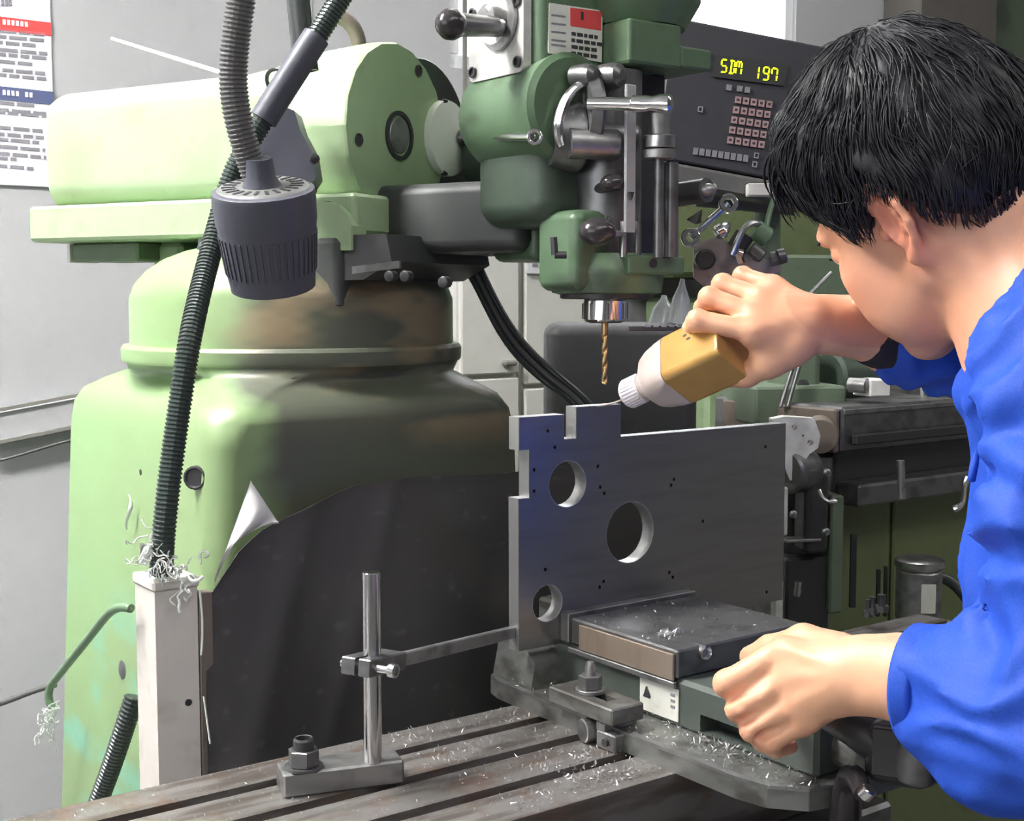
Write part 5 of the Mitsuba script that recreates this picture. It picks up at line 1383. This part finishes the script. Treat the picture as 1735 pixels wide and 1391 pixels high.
# eyebrows, eyes and nails
M('hair_black', [0.0085, 0.0085, 0.012], 0.5, 0.0, 0.38)
M('eye_white', [0.75, 0.72, 0.70], 0.2)
for s in (-1, 1):
    add(PK + '__eyebrow', tube([hd(.0955, s * .014, .028), hd(.097, s * .028, .033), hd(.090, s * .046, .029)], .0028, 10, 6, True, [.0022, .0032, .0014]), 'hair_black', True)
    m_ = trimesh.creation.icosphere(3, .0118); m_.apply_translation(hd(.0845, s * .031, .0105)); add(PK + '__eye', m_, 'eye_white', True)
    m_ = trimesh.creation.icosphere(2, .0055); m_.apply_translation(hd(.0902, s * .031, .0105)); add(PK + '__eye__iris', m_, 'knob_black', True)
    add(PK + '__eyelash', tube([hd(.0945, s * .020, .0135), hd(.097, s * .031, .0115), hd(.0925, s * .043, .0125)], .0011, 10, 5), 'hair_black', True)
M('nail', lin(232, 178, 152), 0.25)

# hair: a thick cap with a whorl at the crown, and locks lying over it
Hs = Sdf()
Hs.ell(hd(-.014, 0, .052), (.101, .096, .108), HR, .01)
Hs.ell(hd(-.055, 0, .015), (.062, .084, .075), HR, .03)
Hs.ell(hd(.036, .0, .102), (.044, .075, .040), HR, .03)
Hs.ell(hd(.020, .0, .078), (.058, .086, .056), HR, .02)
for s in (-1, 1):
    Hs.cap(hd(.020, s * .073, .05), hd(.024, s * .0745, .002), .013, .006, .012)
lf = np.array([-.14, -.10, -.065, -.042, -.030, -.015, .0, .008, .018, .030, .040, .052, .064, .075, .13]); lu = np.array([-.055, -.055, -.042, -.012, .020, .036, .026, .010, .004, .014, .036, .046, .060, .070, .072])


def hair_d(p, bump=True):
    q = (p - HO) @ HR.T
    d = Hs(p)
    if bump:
        n_ = meshkit.fbm(np.column_stack([np.arctan2(q[:, 1], q[:, 0] + .06) * 5.5, np.linalg.norm(q[:, :2], axis=1) * 18, q[:, 2] * 22]), 3, 3)
        d = d - .014 * (n_ - .5)
    edge = np.interp(q[:, 0], lf, lu) + .010 * (meshkit.noise(p * 130, 8) - .5)
    d = d + .016 * (1 - np.clip((q[:, 2] - edge) / .04, 0, 1)) ** 2
    return np.maximum(d, (edge - q[:, 2]) * .8)


hlo, hhi = HO - .19, HO + .19
hm = surface(hair_d, hlo, hhi, .0034, solids=[Hs])
hm = taubin(hm, 3)
g = np.random.default_rng(21); W = hd(-.062, .012, .140)


def locks(n, seed, steps, step, r, lift, spread):
    g = np.random.default_rng(seed); vs = hm.vertices
    okv = np.nonzero(Hs(vs) > -.024)[0]
    p = vs[g.choice(okv, n)].copy(); tw = g.normal(0, spread, n); lf_ = lift * g.uniform(.2, 1, n); track = []
    for k in range(steps):
        d0 = Hs(p); nn_ = np.stack([Hs(p + d_) - d0 for d_ in np.eye(3) * 1e-3], 1); nn_ /= np.linalg.norm(nn_, axis=1, keepdims=True) + 1e-9
        t_ = (p - W) - HU_ * .03 - Z * .02; t_ -= nn_ * (t_ * nn_).sum(1, keepdims=True); t_ /= np.linalg.norm(t_, axis=1, keepdims=True) + 1e-9
        sw = tw + 1.1 * (meshkit.noise(p * 26, 11) - .5)
        t_ = t_ * np.cos(sw)[:, None] + np.cross(nn_, t_) * np.sin(sw)[:, None]; tw = tw + g.normal(0, .06, n)
        bump = .014 * (meshkit.noise(p * 60, 12) - .45)
        track.append(p + nn_ * (lf_ * math.sin(math.pi * k / (steps - 1)) + .0005 + bump * .35 - d0 * .6 * (d0 > -.004) - np.minimum(d0 + .004, 0) * -.15)[:, None])
        p = p + t_ * step - nn_ * (d0 * .7)[:, None]
    track = np.stack(track, 1)
    keep = ((track - HO) @ HR.T)
    ok = (keep[..., 2] > np.interp(keep[..., 0], lf, lu) - .012)
    ms = []
    for i in range(n):
        m_ = int(ok[i].sum()) if ok[i].all() else int(np.argmin(ok[i]))
        if m_ >= 3:
            ms.append(tube(track[i, :m_], r, m_ + 3, 4, True, [r * .5, r, r * .9, r * .15]))
    return cat(ms)


hl1 = locks(2600, 5, 6, .0085, .0010, .0022, .12)
hl2 = locks(420, 6, 7, .008, .00045, .006, .4)
# locks that hang over the forehead, the temple and stick up from the outline
fr_l = []
for i in range(90):
    l0 = g.uniform(.0, .082); f0 = .062 + .008 * math.cos(l0 * 18) + g.uniform(-.010, .006); u0 = .100 + g.uniform(-.02, .012)
    ln_ = g.uniform(.016, .034); out = g.uniform(.0, .008)
    fr_l.append(tube([hd(f0 - .016, l0, u0 + .008), hd(f0 + .004 + out * .5, l0, u0 - .004), hd(f0 + .010 + out, l0 + g.normal(0, .003), u0 - .004 - ln_)], .0009, 7, 4, True, [.0012, .0012, .0002]))
for i in range(90):
    f0 = g.uniform(.012, .055); u0 = np.interp(f0, lf, lu) + g.uniform(.018, .035)
    for s in ((1,) if i % 3 else (-1,)):
        fr_l.append(tube([hd(f0, s * .084, u0 + .012), hd(f0 + .003, s * .082, u0 - .012), hd(f0 + .006 + g.normal(0, .003), s * (.075 + g.uniform(0, .004)), u0 - g.uniform(.016, .030))], .0009, 9, 4, True, [.0010, .0010, .0002]))
add(PK + '__hair', cat(hm, hl1, hl2, *fr_l), 'hair_black', True, label='thick untidy black hair')


# jacket: torso, upper arms, sleeves, collar
def cloth_fn(p, n, uv):
    w = noise(p.x * 900, p.y * 900, p.z * 900)
    return mix(lin(32, 70, 172), lin(40, 80, 184), w)


M('blue_cloth', proc(cloth_fn), 0.62, 0.0, 0.35, sheen=0.35)
M('navy_cloth', lin(30, 30, 40), 0.8)
J = Sdf()
CH0, CH1 = at(1880, 640, 1.09), at(1935, 1000, 1.06)
J.cap(CH0, CH1, .105, .118, .05); J.cap(CH1, HIP, .118, .125, .05)
J.cap(NB + np.array([.03, 0, -.02]), SHL + np.array([0, 0, .0]), .070, .070, .03); J.cap(NB + np.array([.05, 0, -.02]), SHR, .070, .070, .03)
J.cap(SHL, at(1872, 1010, .92), .074, .072, .03); J.cap(at(1872, 1010, .92), ELB + np.array([.01, 0, .02]), .070, .078, .018)
J.cap(SHR, ELR, .072, .068, .03); J.cap(ELR, at(1560, 572, 1.31), .066, .040, .02); J.cap(at(1560, 572, 1.31), at(1525, 570, 1.30), .040, .036, .02)
# forearm sleeve: full near the elbow, narrow at the cuff
CUF = WRL + (ELB - WRL) * .235
J.cap(ELB + np.array([0, 0, -.01]), ELB + (CUF - ELB) * .5 + np.array([0, 0, -.012]), .086, .068, .012)
J.cap(ELB + (CUF - ELB) * .5 + np.array([0, 0, -.012]), CUF, .068, .0395, .015)
# collar
col_n = [at(1860, 385, 1.05), at(1788, 440, 1.045), at(1742, 515, 1.05), at(1692, 590, 1.065), at(1668, 650, 1.085)]
J.chain(col_n, [.016, .014, .0125, .0115, .013], .010)
col_f = [at(1800, 372, 1.16), at(1740, 500, 1.19), at(1680, 590, 1.185), at(1655, 655, 1.12)]
J.chain(col_f, [.014, .013, .012, .013], .010)
J.chain([col_n[1] + np.array([.02, 0, -.02]), col_n[2] + np.array([.022, 0, -.02]), col_n[3] + np.array([.02, 0, -.02]), col_n[4] + np.array([.015, 0, -.03])], [.022, .022, .020, .022], .012)
# creases of the cloth, as ridges along real folds
for a, b, r in (((1668, 1195, .925), (1600, 1165, .95), .008), ((1668, 1195, .915), (1690, 1250, .90), .009), ((1690, 1250, .90), (1665, 1110, .92), .008), ((1665, 1110, .92), (1650, 1060, .935), .008), ((1700, 1200, .90), (1760, 1110, .88), .009),
                ((1600, 1165, .945), (1560, 1150, .965), .006), ((1560, 1245, .955), (1640, 1300, .92), .008), ((1640, 1300, .92), (1760, 1345, .87), .008), ((1720, 1230, .885), (1790, 1180, .86), .008),
                ((1680, 850, .93), (1740, 930, .90), .010), ((1690, 700, .95), (1750, 660, .93), .010), ((1680, 760, .95), (1760, 800, .9), .008), ((1735, 880, .905), (1672, 905, .945), .009), ((1700, 560, 1.0), (1690, 680, .965), .010)):
    J.cap(at(*a), at(*b), r, r * .6, .014)
for a, b, r in (((1672, 1030, .94), (1760, 1060, .90), .012), ((1684, 1180, .912), (1664, 1120, .922), .004), ((1648, 1150, .93), (1610, 1130, .948), .006), ((1700, 1290, .89), (1640, 1240, .92), .006), ((1690, 800, .935), (1725, 870, .905), .007)):
    J.cap(at(*a), at(*b), r, r * .7, .012, True)
cax = (CUF - ELB) / np.linalg.norm(CUF - ELB); CUE = CUF + cax * .012
hole = Sdf().cap(CUE + cax * .05, CUE - cax * .05, .034, .030)
nkhole = Sdf().cap(hd(-.03, 0, -.02), NB + np.array([0, 0, 0.0]), .064, .054, .02).cap(hd(-.04, 0, .0), NB + np.array([.02, 0, .02]), .060, .062, .03)
rax = (at(1460, 556, 1.285) - ELR); rax /= np.linalg.norm(rax)


FR1 = np.array([[.5, .3, .81], [.81, -.5, -.31], [.31, .81, -.5]]); FR2 = np.array([[-.6, .2, .77], [.77, .3, .56], [-.1, .93, -.35]])


def jacket(p):
    d = J(p)
    q1 = p @ FR1.T; q2 = p @ FR2.T
    n1 = meshkit.noise(q1 * np.array([5, 13, 11.0]) + 3 * meshkit.noise(p * 9, 6)[:, None], 2); n2 = meshkit.noise(q2 * np.array([7, 20, 16.0]) + 2 * meshkit.noise(p * 11, 9)[:, None], 4); n3 = meshkit.noise(p * 45, 7)
    r1, r2 = 1 - np.abs(2 * n1 - 1), 1 - np.abs(2 * n2 - 1)
    calm = np.clip(np.linalg.norm(p - CUE, axis=1) / .09, .12, 1)
    d = d - calm * .014 * (r1 ** 2 - .33) - calm * .0045 * (r2 ** 2 - .33)
    t = (p - CUE) @ cax
    near = np.linalg.norm(p - CUE, axis=1) < .09
    d = np.where(near, np.maximum(d, t), d)
    d = np.where(near, np.maximum(d, -hole(p)), d)
    return np.maximum(d, -nkhole(p))


jm = surface(jacket, [.18, .70, .82], [.92, 1.62, 1.60], .0046, solids=[J])
jm = taubin(jm, 4)
add(PK + '__jacket', jm, 'blue_cloth', True, label='bright blue work jacket')
# hem at the cuff, dark inner cuff of the far sleeve, zip tag
u_ = np.cross(cax, Z); u_ /= np.linalg.norm(u_); v_c = np.cross(cax, u_)
cr = np.array([u_ * math.cos(q) + v_c * math.sin(q) for q in np.linspace(0, 2 * math.pi, 49)])
hem_r = []
for d_ in cr[:-1]:
    rr_ = np.linspace(.022, .075, 60); pp_ = CUE - cax * .005 + rr_[:, None] * d_; v_ = J(pp_); hem_r.append(np.interp(0, v_, rr_))
hem_r = np.array(hem_r) + .0035
hem = [np.array([CUE - cax * (.0 + o_) + d_ * (r_ + e_) for d_, r_ in zip(cr[:-1], hem_r)]) for o_, e_ in ((.016, -.004), (.0155, .0005), (.012, .0018), (.002, .0018), (-.001, .0), (-.001, -.0035), (.004, -.0055), (.016, -.0055))]
add(PK + '__jacket__cuff', loft(hem + [hem[0]], caps=False), 'blue_cloth', True)
ik = Sdf().cap(at(1478, 556, 1.288), at(1548, 575, 1.312), .0325, .0385).cap(at(1490, 575, 1.29), at(1560, 592, 1.31), .026, .036, .012)
ikh = Sdf().cap(at(1430, 548, 1.27), at(1500, 558, 1.295), .026, .028)
dm_ = surface(lambda p: np.maximum(np.maximum(ik(p) - .004 * (meshkit.noise(p * 40, 3) - .5), -ikh(p)), (p - at(1462, 553, 1.283)) @ rax), [.24, 1.18, 1.22], [.48, 1.42, 1.40], .004)
add(PK + '__inner_cuff', taubin(dm_, 3), 'navy_cloth', True, label='dark inner cuff of the far sleeve')
add(PK + '__zip_tag', tube([at(1655, 765, 1.03), at(1650, 790, 1.02), at(1646, 815, 1.02)], .003, 8, 6, True, [.002, .0035, .003]), 'blue_cloth', True)
# trousers and shoes (below the frame)
Tr = Sdf()
fwd_b = np.array([-.95, .30, 0]); lft_b = np.array([-.30, -.95, 0])
for s in (-1, 1):
    kn, an_ = HIP + lft_b * s * .11 + np.array([-.02, 0, -.45]), HIP + lft_b * s * .12 + np.array([.03, 0, -.84])
    Tr.cap(HIP + lft_b * s * .085 + Z * -.02, kn, .095, .068, .04); Tr.cap(kn, an_, .068, .055, .03)
Tr.cap(HIP + lft_b * .06, HIP - lft_b * .06, .105, .105, .04)
tm = surface(Tr, HIP + [-.4, -.4, -.92], HIP + [.4, .4, .16], .009)
add(PK + '__trousers', tm, 'navy_cloth', True)
for s in (-1, 1):
    an_ = HIP + lft_b * s * .12 + np.array([.03, 0, -.84])
    sh = Sdf().cap(an_ * [1, 1, 0] + Z * .05, an_ * [1, 1, 0] + fwd_b * .15 + Z * .04, .05, .042, .02).cap(an_ * [1, 1, 0] + Z * .05, an_, .05, .045, .02)
    shm = surface(lambda p: np.maximum(sh(p), .002 - p[:, 2]), an_ * [1, 1, 0] - .28, an_ * [1, 1, 0] + [.28, .28, .2], .007)
    add(PK + '__shoe', shm, 'black_rubber', True)
tag(PK, 'worker with black hair in a blue jacket bending over the vise and pouring oil', 'person')

# ------------------------------------------------------------------ oil bottle in the right hand
OB = 'oil_bottle'
b0, b1 = at(1066, 667, 1.330), at(1243, 582, 1.262)
bxs = (b1 - b0); bl = np.linalg.norm(bxs); bxs /= bl
by_ = np.cross(bxs, np.array([0, -1.0, 0])); by_ /= np.linalg.norm(by_); bz_ = np.cross(bxs, by_)
rot = math.radians(38); by_, bz_ = by_ * math.cos(rot) + bz_ * math.sin(rot), -by_ * math.sin(rot) + bz_ * math.cos(rot)
of = np.eye(4); of[:3, 0], of[:3, 1], of[:3, 2], of[:3, 3] = bxs, by_, bz_, b0


def sect(x, hw, r):
    q = rrect(-hw, hw, -hw, hw, min(r, hw * .999), 8); return np.column_stack([np.full(len(q), x), q])


def oil_fn(p, n, uv):
    a = fbm(p.x * 30, p.y * 30, p.z * 30, 3)
    return mix(lin(166, 126, 64), lin(186, 148, 84), a)


M('oil_amber', proc(oil_fn), 0.25, 0.0, 0.6)
M('bottle_white', lin(192, 178, 172), 0.25, 0.0, 0.6)
M('cap_plastic', lin(222, 216, 220), 0.4)
H = .0275
add(OB + '__body', loft([sect(x, h_, r_) for x, h_, r_ in ((.060, H * .985, .012), (.062, H, .0085), (bl - .004, H, .007), (bl - .001, H * .97, .007), (bl, H * .92, .007))]), 'oil_amber', 30, frame=of, label='square amber body holding oil')
add(OB + '__shoulder', loft([sect(x, h_, r_) for x, h_, r_ in ((.018, .0135, .0135), (.0245, .0138, .0138), (.026, .020, .02), (.032, .0262, .024), (.040, H * 1.03, .022), (.052, H * 1.045, .016), (.0605, H * 1.01, .010), (.061, H * .9, .01))]), 'bottle_white', 40, frame=of, label='milky white shoulder')
cpm = [lathe([(-.004, .0128), (-.002, .0146), (.0165, .0150), (.018, .0142)], b0, bxs, 40), lathe([(-.0058, .0085), (-.0055, .0098), (-.0035, .0098)], b0, bxs, 32)]
for k in range(28):
    q = k * 2 * math.pi / 28
    cpm.append(xf(bx(-.001, .016, -.0006, .0006, .0146, .0155, .0002), of @ trimesh.transformations.rotation_matrix(q, [1, 0, 0])))
add(OB + '__cap', cat(cpm), 'cap_plastic', 30, label='ribbed white screw cap')
add(OB + '__nozzle', tube([b0 - bxs * .003, at(1050, 679, 1.35), at(1030, 685, 1.365), at(1012, 688, 1.372)], .0011, 12, 6), 'bottle_white', True, label='thin spout tube')
for (a_, b_) in ((.092, .004), (.096, .009), (.088, .010)):
    add(OB + '__body__print', xf(bx(a_, a_ + .004, -H - .0004, -H + .0002, b_, b_ + .0022, .0001), of), 'print_black', False)
tag(OB, 'square plastic bottle of amber oil held tilted in the right hand', 'bottle')
